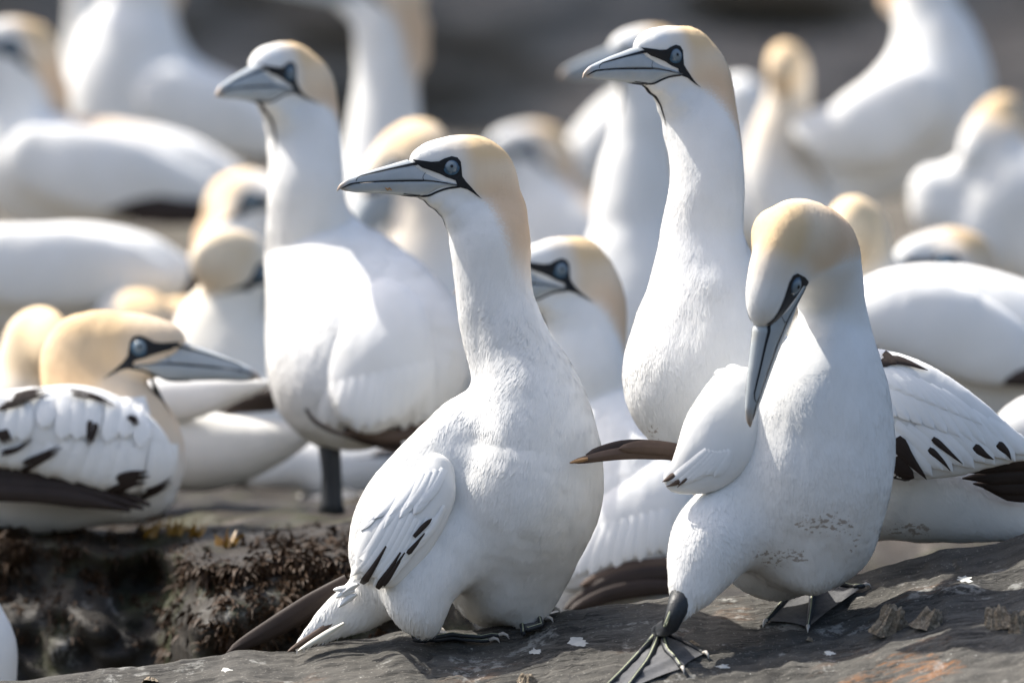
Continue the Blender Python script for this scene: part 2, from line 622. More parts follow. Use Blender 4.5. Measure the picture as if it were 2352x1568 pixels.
def slab_hit(u, v):
    d = (P(u, v, 15.0) - CAMP).normalized()
    h = SLAB_BVH.ray_cast(CAMP, d)
    if h[0] is None:
        h = SLAB_BVH.find_nearest(P(u, v, 15.1))
    return h[0], h[1]


# ledge and colony ground behind, rising to the back
TY = [15.40, 15.70, 15.95, 16.5, 17.0, 17.6, 18.2, 19.0, 20.0, 21.5, 24.0, 26.5]
TZ = [-0.315, -0.282, -0.250, -0.236, -0.222, -0.150, -0.075, 0.0, 0.07, 0.17, 0.36, 0.60]


def ground_z(x, y):
    z = CZ + np.interp(y, TY, TZ)
    z = z + 0.022 * fbm(x * 2.2, y * 2.2, None, 3, 40) + 0.010 * fbm(x * 9, y * 9, None, 4, 41) * sm(26, 16, y)
    z = z - 0.026 * sm(-0.42, -0.55, x) * sm(16.7, 16.2, y)
    z = z + 0.05 * sm(0.1, 0.9, x) * sm(18.5, 20.5, y)
    q = y * 5 + x * 1.5 + fbm(x * 2, y * 3, None, 3, 44)
    saw = q - np.floor(q)
    return z + 0.012 * (saw - sm(0.85, 1, saw)) - 0.14 * sm(-0.12, 0.0, x) * sm(17.6, 16.8, y)


gx = np.linspace(-2.2, 2.2, 420)
yedge = 15.86 - 0.34 * sm(-0.50, -0.38, gx + 0.03 * fbm(gx * 9, gx * 0, None, 3, 48)) + 0.07 * fbm(gx * 5, gx * 0 + 3, None, 4, 49)
tt = np.concatenate([np.linspace(1, 0.34, 60), np.linspace(0.335, 0.0, 200)])
X = np.tile(gx, (len(tt), 1))
Y = yedge[None, :] + tt[:, None] * (27.0 - yedge[None, :])
Z = ground_z(X, Y)
# front face of the ledge: broken, drops into the crevice
ff = np.linspace(0, 1, 60)[1:]
fx = np.tile(gx, (len(ff), 1))
ft = np.tile(ff[:, None], (1, len(gx)))
fz0 = Z[-1][None, :]
fy = yedge[None, :] + (-0.03 * np.sin(ft * 3.1) + 0.10 * fbm(fx * 6, ft * 3.5, None, 5, 50)) * sm(0, .12, ft)
fzz = fz0 - 0.50 * ft
fy2 = yedge[None, :] + np.tile(np.linspace(-0.04, -0.6, 12)[:, None], (1, len(gx)))
fz2 = np.tile((Z[-1] - 0.50)[None, :], (12, 1)) + 0.015 * fbm(np.tile(gx, (12, 1)) * 8, fy2 * 8, None, 3, 51)
XX = np.vstack([X, fx, np.tile(gx, (12, 1))]); YY = np.vstack([Y, fy, fy2]); ZZ = np.vstack([Z, fzz, fz2])
me, gV, gF = grid_mesh("ground", XX, YY, ZZ)
ground = link("ground", me, LEDGE)
me.materials.append(GROUND)
me.materials.append(WETSHADEFACE)
cy = gV[gF, 1].mean(1)
mi = (cy > 17.3).astype(np.int32)
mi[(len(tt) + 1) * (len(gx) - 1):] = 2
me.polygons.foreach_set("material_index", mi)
tag(ground, kind="structure")
GROUND_BVH = BVHTree.FromPolygons([tuple(v) for v in gV], [tuple(f) for f in gF])

# the low shore all round, reaching past the camera
gx2 = np.concatenate([np.linspace(-60, -3, 30), np.linspace(-2.9, 2.9, 60), np.linspace(3, 60, 30)])
gy2 = np.concatenate([np.linspace(60, 16, 40), np.linspace(15.9, 8, 60), np.linspace(7.5, -40, 40)])
X, Y = np.meshgrid(gx2, gy2)
Z = 0.36 + 0.10 * fbm(X * 0.8, Y * 0.8, None, 4, 55) * sm(15.2, 12.5, Y) - 0.12 * sm(13, 4, Y) - 0.35 * sm(14, 16, Y) * sm(2.3, 1.8, np.abs(X)) - 0.05
me, _, _ = grid_mesh("shore", X, Y, Z)
shore = link("shore", me, LEDGE)
tag(shore, kind="structure")

# cliff at the back
gx = np.linspace(-4.5, 4.5, 200)
gz = np.linspace(0.6, 5.5, 160)
X, Zc = np.meshgrid(gx, gz)
bed = Zc * 7 + X * 0.35 + fbm(X * 0.9, Zc * 1.2, None, 3, 60) * 0.9
saw = bed - np.floor(bed)
Yc = 25.2 + (Zc - 1.0) * 0.17 + 0.30 * fbm(X * 0.8, Zc * 1.4, None, 4, 61) - 0.08 * (saw - sm(0.7, 1.0, saw)) + 0.06 * fbm(X * 5, Zc * 12, None, 4, 62)
hole = np.exp(-(((X - 0.64) / 0.17) ** 2 + ((Zc - 1.0 - 0.725) / 0.035) ** 2))
Yc = Yc + 0.3 * hole
me, _, _ = grid_mesh("cliff", X[::-1], Yc[::-1], Zc[::-1])
cliff = link("cliff", me, CLIFF)
tag(cliff, kind="structure")

# ------------------------------------------------------------------ the gannet's head, in millimetres (x to the bill, z up)
def upper_lower():
    xs = np.concatenate([np.linspace(-14, 120, 40), np.linspace(123, 152, 16)])
    ztop = np.interp(xs, [-14, -4, 8, 20, 32, 42, 50, 55, 75, 98, 123, 138, 147, 150.5, 152], [-23, -19, -13, -8, -3, 2, 7, 9.5, 3.5, -3, -11.5, -17, -23.5, -28, -33])
    zm = np.interp(xs, [-14, 0, 15, 36, 91, 128, 145, 152], [-25.5, -23.5, -21, -19, -20, -22.6, -28.5, -33.6])
    w = np.interp(xs, [-14, 0, 20, 40, 60, 90, 120, 140, 148, 152], [24.3, 23.5, 19.5, 15.8, 13, 10.3, 7.5, 4.6, 2.8, 0.7])
    res = []
    seg = 18
    V, Fc = [], []
    for x, zt, z0, ww in zip(xs, ztop, zm, w):
        for j in range(seg + 1):
            a = math.pi * j / seg
            c, s = math.cos(a), math.sin(a)
            y = ww * math.copysign(abs(c) ** 0.75, c)
            V.append((x, y, z0 + (zt - z0) * s ** 1.05))
    n = seg + 1
    for i in range(len(xs) - 1):
        for j in range(seg):
            Fc.append((i * n + j, (i + 1) * n + j, (i + 1) * n + j + 1, i * n + j + 1))
        Fc.append((i * n + seg, (i + 1) * n + seg, (i + 1) * n, i * n))
    res.append((np.array(V), Fc))
    xs = np.concatenate([np.linspace(-13, 120, 40), np.linspace(123, 147, 12)])
    zb = np.interp(xs, [-14, -11, 4, 16, 31, 42, 72, 98, 125, 141, 147], [-27, -28, -30, -34, -40.5, -40.7, -37.7, -35.5, -34.9, -32.9, -30.5])
    zm = np.interp(xs, [-14, 0, 15, 36, 91, 128, 145, 152], [-25.7, -23.7, -21.2, -19.2, -20.2, -22.8, -28.7, -33.8]) - 0.5
    w = np.interp(xs, [-14, 0, 20, 40, 60, 90, 120, 140, 147], [24, 23.2, 19.3, 15.5, 12.7, 10.0, 7.1, 4.0, 1.0])
    V, Fc = [], []
    for x, zt, z0, ww in zip(xs, zb, zm, w):
        for j in range(seg + 1):
            a = math.pi * j / seg
            c, s = math.cos(a), math.sin(a)
            y = ww * math.copysign(abs(c) ** 0.7, c)
            V.append((x, y, z0 + (zt - z0) * s))
    for i in range(len(xs) - 1):
        for j in range(seg):
            Fc.append((i * n + j, i * n + j + 1, (i + 1) * n + j + 1, (i + 1) * n + j))
        Fc.append((i * n + seg, i * n, (i + 1) * n, (i + 1) * n + seg))
    res.append((np.array(V), Fc))
    return res


(UPV, UPF), (LOV, LOF) = upper_lower()
UP_ME = mesh("upper_mandible", UPV * 0.001, UPF)
UP_ME.materials.append(BILL)
LO_ME = mesh("lower_mandible", LOV * 0.001, LOF)
LO_ME.materials.append(BILL)

HEAD_EL = [  # centre, radii
    ((-20, 0, 8), (61, 26.5, 34)),
    ((20, 0, 8), (33, 20, 23.5)),
    ((-47, 0, -8), (46, 25, 37)),
    ((-14, 0, -19), (52, 22.5, 22)),
]
HEAD_NECK = [((-50, 0, -34), (46, 23, 46)), ((-56, 0, -62), (52, 24.5, 42)), ((-58, 0, -95), (53, 27, 45))]
GULAR = [((44, 0, -33), (8, 7, 6)), ((30, 0, -36), (14, 12, 10)), ((12, 0, -42), (20, 17, 15)), ((-8, 0, -52), (24, 21, 19)), ((-22, 0, -66), (27, 25, 24))]

MASK = [(49, 9.5), (40, 8), (27, 6.2), (17, 6.8), (10, 10.5), (0, 13.6), (-8, 12), (-12.5, 6), (-13.5, -3), (-14.5, -13), (-20, -20.5), (-30, -31), (-42, -44),
        (-31, -36), (-22, -30.5), (-13, -28), (-9, -27), (-13.5, -24), (-6, -18.5), (6, -14.5), (16, -9.5), (28, -5), (38, -1.5), (44, 3)]
RIBS = [
    ([(147, -30.5), (137, -25), (128, -22.6), (91, -20), (36, -19), (15, -21), (-13, -26)], [0.5, 1.0, 0.9, 0.9, 1.0, 0.7, 0.9]),
    ([(44, 4), (72, -1.6), (100, -8.0), (120, -12.7)], [2.0, 1.2, 0.9, 0.6]),
    ([(120, -13), (125, -16), (127, -20)], [0.5, 0.45, 0.4]),
    ([(36, -19), (37, -14), (33, -8)], [0.5, 0.35, 0.3]),
    ([(62, -38.6), (46, -40), (36, -39.6), (27, -38.5), (15.6, -33.2), (4, -29.3), (-12, -27)], [0.6, 1.2, 1.2, 1.4, 1.4, 1.4, 1.4]),
]
MASK_SHORT = [p for p in MASK if p not in ((-20, -20.5), (-30, -31), (-42, -44), (-31, -36), (-22, -30.5))]
GUL_PATH = [(66, -38), (53, -41), (34, -49), (15, -59), (0, -69), (-12, -83)]
GUL_W = [0.8, 2.2, 3.0, 2.4, 1.5, 0.4]


def head_colour(h):
    """h: head-space mm -> (n,3) plumage colours: white, buff crown and nape"""
    x, y, z = h[:, 0], h[:, 1], h[:, 2]
    back = 0.36 * sm(30, -10, x) * sm(-5, 25, z) + 0.70 * sm(-4, -38, x)
    zl = -20 + (x + 12) * 0.72
    wdt = 16 + np.clip(-40 - x, 0, None) * 2.4
    ex = sm(0, 1, (zl - z) / wdt + 0.45 * sm(-85, -45, x))
    fade = sm(-225, -80, z)
    dist = sm(265, 135, np.sqrt(x * x + y * y + z * z))
    a = np.clip(back * (1 - ex) * fade * dist, 0, 1)
    peach = a * sm(0, -45, z) * sm(-25, -60, x)
    W = np.array([0.80, 0.80, 0.785]); B = np.array([0.76, 0.56, 0.335]); PE = np.array([0.68, 0.45, 0.275])
    c = W + (B - W) * a[:, None]
    c = c + (PE - c) * (peach * 0.85)[:, None]
    return c


GANNETS = "gannets of the colony"


def vnormals(V, Fq):
    n = np.cross(V[Fq[:, 2]] - V[Fq[:, 0]], V[Fq[:, 3]] - V[Fq[:, 1]])
    N = np.zeros_like(V)
    for k in range(4):
        np.add.at(N, Fq[:, k], n)
    return N / (np.linalg.norm(N, axis=1)[:, None] + 1e-12)


def ruffle(V, Fq, amp=1.0):
    """plumage is never quite smooth: shallow swells and lappets along the feather tracts"""
    N = vnormals(V, Fq)
    d = 0.0022 * fbm(V[:, 0] * 16, V[:, 1] * 16, V[:, 2] * 9, 2, 71) + 0.0006 * fbm(V[:, 0] * 55, V[:, 1] * 55, V[:, 2] * 24, 2, 72)
    return V + N * (d * amp)[:, None]


def down(g, n, flow, L=0.011, w=0.0010, seed=1, lift=0.00016, V=None, Fq=None, parent=None, sub=None):
    """the soft barbs of the contour feathers, lying along the body: one mesh for the bird"""
    r = np.random.default_rng(seed)
    own = V is None
    if own:
        V, Fq = g["V"], g["F"]
    Mh = g["Mh"]
    A = np.linalg.norm(np.cross(V[Fq[:, 2]] - V[Fq[:, 0]], V[Fq[:, 3]] - V[Fq[:, 1]]), axis=1)
    N = vnormals(V, Fq)
    A = A * (N[Fq].mean(1)[:, 1] < 0.5)
    pick = r.choice(len(Fq), n, p=A / A.sum())
    wt = r.dirichlet((1, 1, 1, 1), n)
    p = (V[Fq[pick]] * wt[:, :, None]).sum(1)
    nn = (N[Fq[pick]] * wt[:, :, None]).sum(1)
    nn /= np.linalg.norm(nn, axis=1)[:, None] + 1e-9
    fl = np.tile(np.array(flow, float), (n, 1)) if not callable(flow) else flow(p)
    size = np.ones(n); ok = np.ones(n, bool)
    if Mh is not None and own:
        inv = np.array(Mh.inverted())
        hl = p @ inv[:3, :3].T + inv[:3, 3]
        hd = np.linalg.norm(hl - np.array((-20, 0, -10)), axis=1)
        size = 0.30 + 0.70 * sm(70, 240, hd)
        x, z = hl[:, 0], hl[:, 2]
        face_ = (x > -16) & (z < 15) & (z > -46) & (np.abs(hl[:, 1]) > 6)
        stripe = (x > -45) & (x < 0) & (z < -5) & (z > -46)
        ok = ~((face_ | stripe | ((x > 0) & (z < -30) & (z > -75)) | (x > 44)) & (hd < 115)) & (hd > 52)
        bk = -np.array(Mh)[:3, 0]; bk = bk / np.linalg.norm(bk)
        k = sm(150, 75, hd)[:, None]
        fl = fl * (1 - k) + bk[None] * k
    fl = fl + 0.35 * np.stack([vnoise(p[:, 0] * 28, p[:, 1] * 28, p[:, 2] * 28, 81 + c) for c in range(3)], 1) + r.normal(0, 0.10, fl.shape)
    t = fl - nn * (fl * nn).sum(1)[:, None]
    tl = np.linalg.norm(t, axis=1); ok &= tl > 0.12
    p, nn, size, t = p[ok], nn[ok], size[ok], (t / (tl[:, None] + 1e-9))[ok]
    src = Fq[pick[ok], 0]
    bt = np.cross(nn, t)
    m = len(p)
    roll = r.normal(0, 0.07, m)[:, None]
    bt = bt * np.cos(roll) + nn * np.sin(roll)
    k = r.uniform(0.6, 1.4, m) * size
    lf = lift * r.uniform(0.2, 1.4, m) * size ** 1.5
    out = np.zeros((m, 6, 3))
    for a, (x, ww, z) in enumerate(((-0.2, 1.0, -0.25), (0.4, 1.0, 0.55), (0.8, 0.25, 1.0))):
        for c, q in enumerate((-1, 1)):
            out[:, a * 2 + c] = p + t * (L * k * x)[:, None] + bt * (w * ww * q) + nn * (lf * z)[:, None]
    FF = (np.array([(0, 2, 3, 1), (2, 4, 5, 3)])[None] + (np.arange(m) * 6)[:, None, None]).reshape(-1, 4)
    if own:
        me0 = g["body"].data
        C = np.zeros(len(V) * 4, np.float32); me0.color_attributes["col"].data.foreach_get("color", C); C = C.reshape(-1, 4)[:, :3]
        st = np.zeros(len(V), np.float32); me0.attributes["stain"].data.foreach_get("value", st)
        C, st = C[src], st[src]
    else:
        C, st = np.tile(np.array([0.80, 0.80, 0.785]), (m, 1)), np.zeros(m)
    C = C * r.uniform(0.985, 1.01, m)[:, None]
    me = np_mesh("down", out.reshape(-1, 3) - np.array(g["base"]), FF, np.repeat(C, 6, 0), np.repeat(st, 6))
    jit = nn + r.normal(0, 0.03, nn.shape)
    jit /= np.linalg.norm(jit, axis=1)[:, None]
    me.normals_split_custom_set_from_vertices(np.repeat(jit, 6, 0).tolist())
    o = link("down", me, PLUM, parent or g["root"])
    o["kind"] = "stuff"
    return o


def gannet(label, Yd, chains, head=None, h=0.006, stains=(), ry=0.85, base=None, tint=None, tintw=0.5):
    """chains: list of (k, [(u, v, r, ry, dy), ...]); head: dict(o=(u,v), dy, f, up, s, neck, face)"""
    els_all = []
    for k, pts in chains:
        full = [(p[0], p[1], p[2], p[3] if len(p) > 3 else ry, p[4] if len(p) > 4 else 0.0) for p in pts]
        L = sum(math.hypot(a[0] - b[0], a[1] - b[1]) for a, b in zip(full, full[1:]))
        rmin = min(p[2] for p in full)
        n = max(2, min(70, int(L / max(6, rmin * 0.16)) + 2)) if len(full) > 1 else 1
        els = []
        for s in catmull(full, n):
            y = Yd + s[4]
            r = max(2.0, s[2]) * px(Yd)
            els.append((np.array(P(s[0], s[1], Yd)) + np.array((0, s[4], 0)), (r, r * s[3], r), None))
        els_all.append((k, els))
    Mh = None
    if head:
        f = Vector(head["f"]).normalized()
        u0 = Vector(head.get("up", (0, 0, 1)))
        u = (u0 - f * u0.dot(f)).normalized()
        l = u.cross(f)
        s = head.get("s", 1.0) * 0.001
        o = P(head["o"][0], head["o"][1], Yd) + Vector((0, head.get("dy", 0.0), 0))
        rows = [tuple(f), tuple(l), tuple(u)]
        Mh = Matrix(((f.x * s, l.x * s, u.x * s, o.x), (f.y * s, l.y * s, u.y * s, o.y), (f.z * s, l.z * s, u.z * s, o.z), (0, 0, 0, 1)))

        def hel(lst):
            return [(np.array(Mh @ Vector(c)), tuple(np.array(r) * s), rows) for c, r in lst]
        for e in HEAD_EL:
            els_all.append((0.012 * s * 1000, hel([e])))
        if head.get("neck", True):
            els_all.append((0.014, hel(HEAD_NECK)))
            els_all.append((0.012, hel(GULAR)))
    lo = np.min([np.min([c - max(r) for c, r, _ in els], 0) for _, els in els_all], 0)
    hi = np.max([np.max([c + max(r) for c, r, _ in els], 0) for _, els in els_all], 0)
    fld = Field(lo - 0.01, hi + 0.01, h)
    for k, els in els_all:
        fld.chain(els, k)
    V, Fq = fld.mesh(6)
    V = ruffle(V, Fq, 1.0 if h < 0.0065 else 0.5)
    if base is None:
        base = P(chains[-1][1][-1][0], chains[-1][1][-1][1], Yd)
        base.z = lo[2]
    root = empty("gannet", base)
    tag(root, label, "gannet", GANNETS)
    b = np.array(base)
    C = np.tile(np.array([0.80, 0.80, 0.785]), (len(V), 1))
    if Mh is not None:
        inv = np.array(Mh.inverted())
        hl = V @ inv[:3, :3].T + inv[:3, 3]
        C = head_colour(hl)
        if tint:
            C = C + (np.array(tint) - C) * 0.5 * tintw / 0.5 * sm(200, 90, np.linalg.norm(hl, axis=1))[:, None]
    st = np.zeros(len(V))
    for (u, v, r, a) in stains:
        k = px(Yd)
        du = (V[:, 0] / k + 1176) - u; dv = (784 - (V[:, 2] - CZ) / k) - v
        st = np.maximum(st, a * sm(1.0, 0.25, np.sqrt((du / r[0]) ** 2 + (dv / r[1]) ** 2)))
    me = np_mesh("body", V - b, Fq, C, st)
    body = link("body", me, PLUM, root)
    g = dict(gular=bool(head and head.get("gular", True)), root=root, base=Vector(base), Y=Yd, V=V, F=Fq, Mh=Mh, body=body)
    g["bvh"] = BVHTree.FromPolygons(V.tolist(), Fq.tolist())
    if Mh is not None and head.get("face", True):
        face(g, head.get("sides", (1, -1)), head.get("lines", True))
    return g


def face(g, sides, lines):
    Mh, root, base = g["Mh"], g["root"], g["base"]
    T = Matrix.Translation(-base) @ Mh
    s = Mh.to_scale()[0] / 0.001
    # mandible meshes are in metres, head space in millimetres
    Tm = T @ Matrix.Scale(1000, 4)
    up = link("upper_mandible", UP_ME, None, root, Tm)
    lo = link("lower_mandible", LO_ME, None, root, Tm)
    M3 = np.array(Mh)[:3, :3]; t3 = np.array(Mh)[:3, 3]
    uv = UPV @ M3.T + t3; lv = LOV @ M3.T + t3
    allV = np.vstack([g["V"], uv, lv]).tolist()
    nb = len(g["V"])
    allF = [tuple(f) for f in g["F"]] + [tuple(i + nb for i in f) for f in UPF] + [tuple(i + nb + len(uv) for i in f) for f in LOF]
    bv = BVHTree.FromPolygons(allV, allF)
    inv = Mh.inverted()

    def proj(x, z, side, off):
        o = Mh @ Vector((x, side * 70, z)); d = (Mh @ Vector((x, 0, z)) - o).normalized()
        hit = bv.ray_cast(o, d)
        if hit[0] is None or abs((inv @ hit[0]).y) < 0.5:
            guess = Mh @ Vector((x, side * 12, z))
            hit = bv.find_nearest(guess)
        n = hit[1]
        if n.dot(-d) < 0: n = -n
        return hit[0] + (n * 0.6 - d * 0.4).normalized() * off * 0.001 * s

    for side in sides:
        V2, F2 = tess(MASK if g['gular'] else MASK_SHORT, 3.5)
        V = [proj(x, z, side, 0.9) - base for x, z in V2]
        link("facial_skin", mesh("facial_skin", V, F2), SKIN, root)
        if lines:
            V, Fc = [], []
            for path, wd in RIBS:
                pts = catmull([(p[0], p[1], w) for p, w in zip(path, wd)], 36)
                for i, (x, z, w) in enumerate(pts):
                    a = pts[max(i - 1, 0)]; b2 = pts[min(i + 1, len(pts) - 1)]
                    tx, tz = b2[0] - a[0], b2[1] - a[1]
                    L = math.hypot(tx, tz) + 1e-9
                    nx, nz = -tz / L, tx / L
                    for q in (-1, 0, 1):
                        V.append(proj(x + nx * w * q, z + nz * w * q, side, 0.55) - base)
                k0 = len(V) - 3 * len(pts)
                for i in range(len(pts) - 1):
                    for q in range(2):
                        a = k0 + i * 3 + q
                        Fc.append((a, a + 1, a + 4, a + 3))
            link("bill_groove", mesh("bill_groove", V, Fc), SKIN, root)
        # eye: ball with a blue ring round it
        e = proj(0, -0.3, side, 0.0)
        ax = (Mh.to_3x3() @ Vector((0.16, side * 1.0, 0.10))).normalized()
        f = (Mh.to_3x3() @ Vector((1, 0, 0))).normalized()
        f = (f - ax * f.dot(ax)).normalized()
        z = f.cross(ax)
        R = 0.0115 * s
        c = e - ax * R * 0.52
        me = EYE_ME
        Mx = Matrix(((f.x, ax.x, z.x, 0), (f.y, ax.y, z.y, 0), (f.z, ax.z, z.z, 0), (0, 0, 0, 1)))
        Ml = Matrix.Translation(c - base) @ Mx @ Matrix.Scale(s, 4)
        eye = link("eye", me, EYE, root, Ml)
        ring = link("orbital_ring", RING_ME, RING, eye, Matrix.Translation(Vector((0, 0.0056, 0))))
    # bare strip along the throat
    if not g.get('gular', True):
        return
    V, Fc = [], []
    pts = catmull([(p[0], p[1], w) for p, w in zip(GUL_PATH, GUL_W)], 26)
    dl = Vector((0.55, 0, -0.83))
    for (x, z, w) in pts:
        for q in (-1, -0.5, 0, 0.5, 1):
            o = Mh @ (Vector((x, q * w, z)) + dl * 45)
            d = (Mh.to_3x3() @ (-dl)).normalized()
            hit = bv.ray_cast(o, d)
            p = hit[0] if hit[0] is not None else Mh @ Vector((x, q * w, z))
            V.append(p - d * 0.0008 - base)
    for i in range(len(pts) - 1):
        for q in range(4):
            a = i * 5 + q
            Fc.append((a, a + 1, a + 6, a + 5))
    link("gular_stripe", mesh("gular_stripe", V, Fc), SKIN, root)


def ball_mesh(r):
    bm = bmesh.new()
    bmesh.ops.create_uvsphere(bm, u_segments=28, v_segments=20, radius=r)
    me = bpy.data.meshes.new("eye"); bm.to_mesh(me); bm.free()
    me.polygons.foreach_set("use_smooth", [True] * len(me.polygons))
    return me


def ring_mesh(R, r):
    V, Fc = [], []
    n, m = 32, 8
    for i in range(n):
        a = 2 * math.pi * i / n
        for j in range(m):
            b = 2 * math.pi * j / m
            V.append(((R + r * math.cos(b)) * math.cos(a), r * math.sin(b), (R + r * math.cos(b)) * math.sin(a)))
    for i in range(n):
        for j in range(m):
            Fc.append((i * m + j, i * m + (j + 1) % m, ((i + 1) % n) * m + (j + 1) % m, ((i + 1) % n) * m + j))
    return mesh("orbital_ring", V, Fc)


EYE_ME = ball_mesh(0.0118)
RING_ME = ring_mesh(0.0102, 0.0012)


def lump(g, name, pts, mat=None, h=0.005, k=0.01, dark=False, ry=0.5, parent=None):
    """a part grown from a chain of ellipsoids: folded wing, dark wing tip, tail"""
    Yd = g["Y"]
    full = [(p[0], p[1], p[2], p[3] if len(p) > 3 else ry, p[4] if len(p) > 4 else 0.0) for p in pts]
    L = sum(math.hypot(a[0] - b[0], a[1] - b[1]) for a, b in zip(full, full[1:]))
    rmin = min(p[2] for p in full)
    n = max(2, min(70, int(L / max(4, rmin * 0.16)) + 2))
    els = []
    for s in catmull(full, n):
        r = max(2.0, s[2]) * px(Yd)
        els.append((np.array(P(s[0], s[1], Yd)) + np.array((0, s[4], 0)), (r, max(r * s[3], 0.004), r), None))
    lo = np.min([c - max(r) for c, r, _ in els], 0); hi = np.max([c + max(r) for c, r, _ in els], 0)
    fld = Field(lo - 0.01, hi + 0.01, h)
    fld.chain(els, k)
    V, Fq = fld.mesh(4)
    V = ruffle(V, Fq, 0.8)
    if mat is None:
        me = np_mesh(name, V - np.array(g["base"]), Fq, np.tile(np.array([0.80, 0.80, 0.785]), (len(V), 1)), np.zeros(len(V)))
        mat = PLUM
    else:
        me = np_mesh(name, V - np.array(g["base"]), Fq)
    o = link(name, me, mat, parent or g["root"])
    o_b = BVHTree.FromPolygons(V.tolist(), Fq.tolist())
    return o, o_b


def cam_hit(bvhs, u, v, ydef):
    best = None
    d = (P(u, v, 15.0) - CAMP).normalized()
    for b in bvhs:
        h = b.ray_cast(CAMP, d)
        if h[0] is not None and (best is None or h[3] < best[3]):
            best = h
    if best is None:
        return P(u, v, ydef), -d
    n = best[1]
    if n.dot(d) > 0: n = -n
    return best[0], n


def feather_on(g, bvhs, parent, line, w, mat, off=(0.0006, 0.003), nseg=9, tip=0.55, ydef=None, name="feather", wedge=False, stripe=False):
    """one feather lying on a surface: line = layout points base..tip, w = half width in layout units"""
    ydef = ydef if ydef is not None else g["Y"]
    pts = catmull([(p[0], p[1]) for p in line], nseg)
    V, Fc = [], []
    lastd = None
    for i, (u, v) in enumerate(pts):
        t = i / (nseg - 1)
        a = pts[max(i - 1, 0)]; b = pts[min(i + 1, nseg - 1)]
        tx, ty = b[0] - a[0], b[1] - a[1]; L = math.hypot(tx, ty) + 1e-9
        nx, ny = -ty / L, tx / L
        wd = w * (0.72 + 0.28 * math.sin(min(1, t * 1.6) * math.pi / 2)) * (math.sqrt(max(0.0, 1 - ((t - tip) / (1 - tip)) ** 2)) if t > tip else 1.0)
        if stripe:
            wd = w * (0.22 + 0.78 * t) * (1 if t < 0.93 else 0.6)
        if wedge:
            wd = w * min(1.0, 0.55 + t * 3) * (1 - t) ** 0.75
        wd = max(wd, 0.6)
        for q in (-1, -0.5, 0, 0.5, 1):
            uu, vv = u + nx * wd * q, v + ny * wd * q
            p, n = cam_hit(bvhs, uu, vv, ydef if lastd is None else lastd)
            if q == 0: lastd = p.y
            o = off[0] + (off[1] - off[0]) * t + 0.0012 * (1 - q * q)
            V.append(p + n * o * 0.6 + Vector((0, -1, 0)) * o * 0.4 - g["base"])
    for i in range(nseg - 1):
        for q in range(4):
            a = i * 5 + q
            Fc.append((a, a + 5, a + 6, a + 1))
    return link(name, mesh(name, V, Fc), mat, parent)


def blade(g, parent, line, w, mat, y0, y1=None, camber=0.002, nseg=16, name="feather", tip=0.6, root=0.75):
    """a free feather: a thin cambered vane with a raised shaft"""
    y1 = y0 if y1 is None else y1
    pts = catmull([(p[0], p[1]) for p in line], nseg)
    V, Fc = [], []
    for i, (u, v) in enumerate(pts):
        t = i / (nseg - 1)
        y = y0 + (y1 - y0) * t
        a = pts[max(i - 1, 0)]; b = pts[min(i + 1, nseg - 1)]
        tx, ty = b[0] - a[0], b[1] - a[1]; L = math.hypot(tx, ty) + 1e-9
        nx, ny = -ty / L, tx / L
        wd = w * (root + (1 - root) * min(1, t * 3)) * (math.sqrt(max(0.0, 1 - ((t - tip) / (1 - tip)) ** 2)) if t > tip else 1.0)
        wd = max(wd, 0.7)
        for q in (-1, -0.6, -0.1, 0.1, 0.6, 1):
            z = 0.0012 if abs(q) < 0.2 else 0
            V.append(P(u + nx * wd * q, v + ny * wd * q, y) + Vector((0, camber * q * q - z, 0)) - g["base"])
    nb = len(V)
    for i in range(nb):
        V.append(V[i] + Vector((0, 0.0012, 0)))
    for i in range(nseg - 1):
        for q in range(5):
            a = i * 6 + q
            Fc.append((a, a + 6, a + 7, a + 1))
            Fc.append((nb + a, nb + a + 1, nb + a + 7, nb + a + 6))
        a = i * 6
        Fc.append((a, nb + a, nb + a + 6, a + 6))
        Fc.append((a + 5, a + 11, nb + a + 11, nb + a + 5))
    return link(name, mesh(name, V, Fc), mat, parent)


def part_tube(g, name, pts, rad, mat, parent=None, seg=10):
    V, Fc = tube_mesh(pts, rad, seg)
    return link(name, mesh(name, [v - g["base"] for v in V], Fc), mat, parent or g["root"])


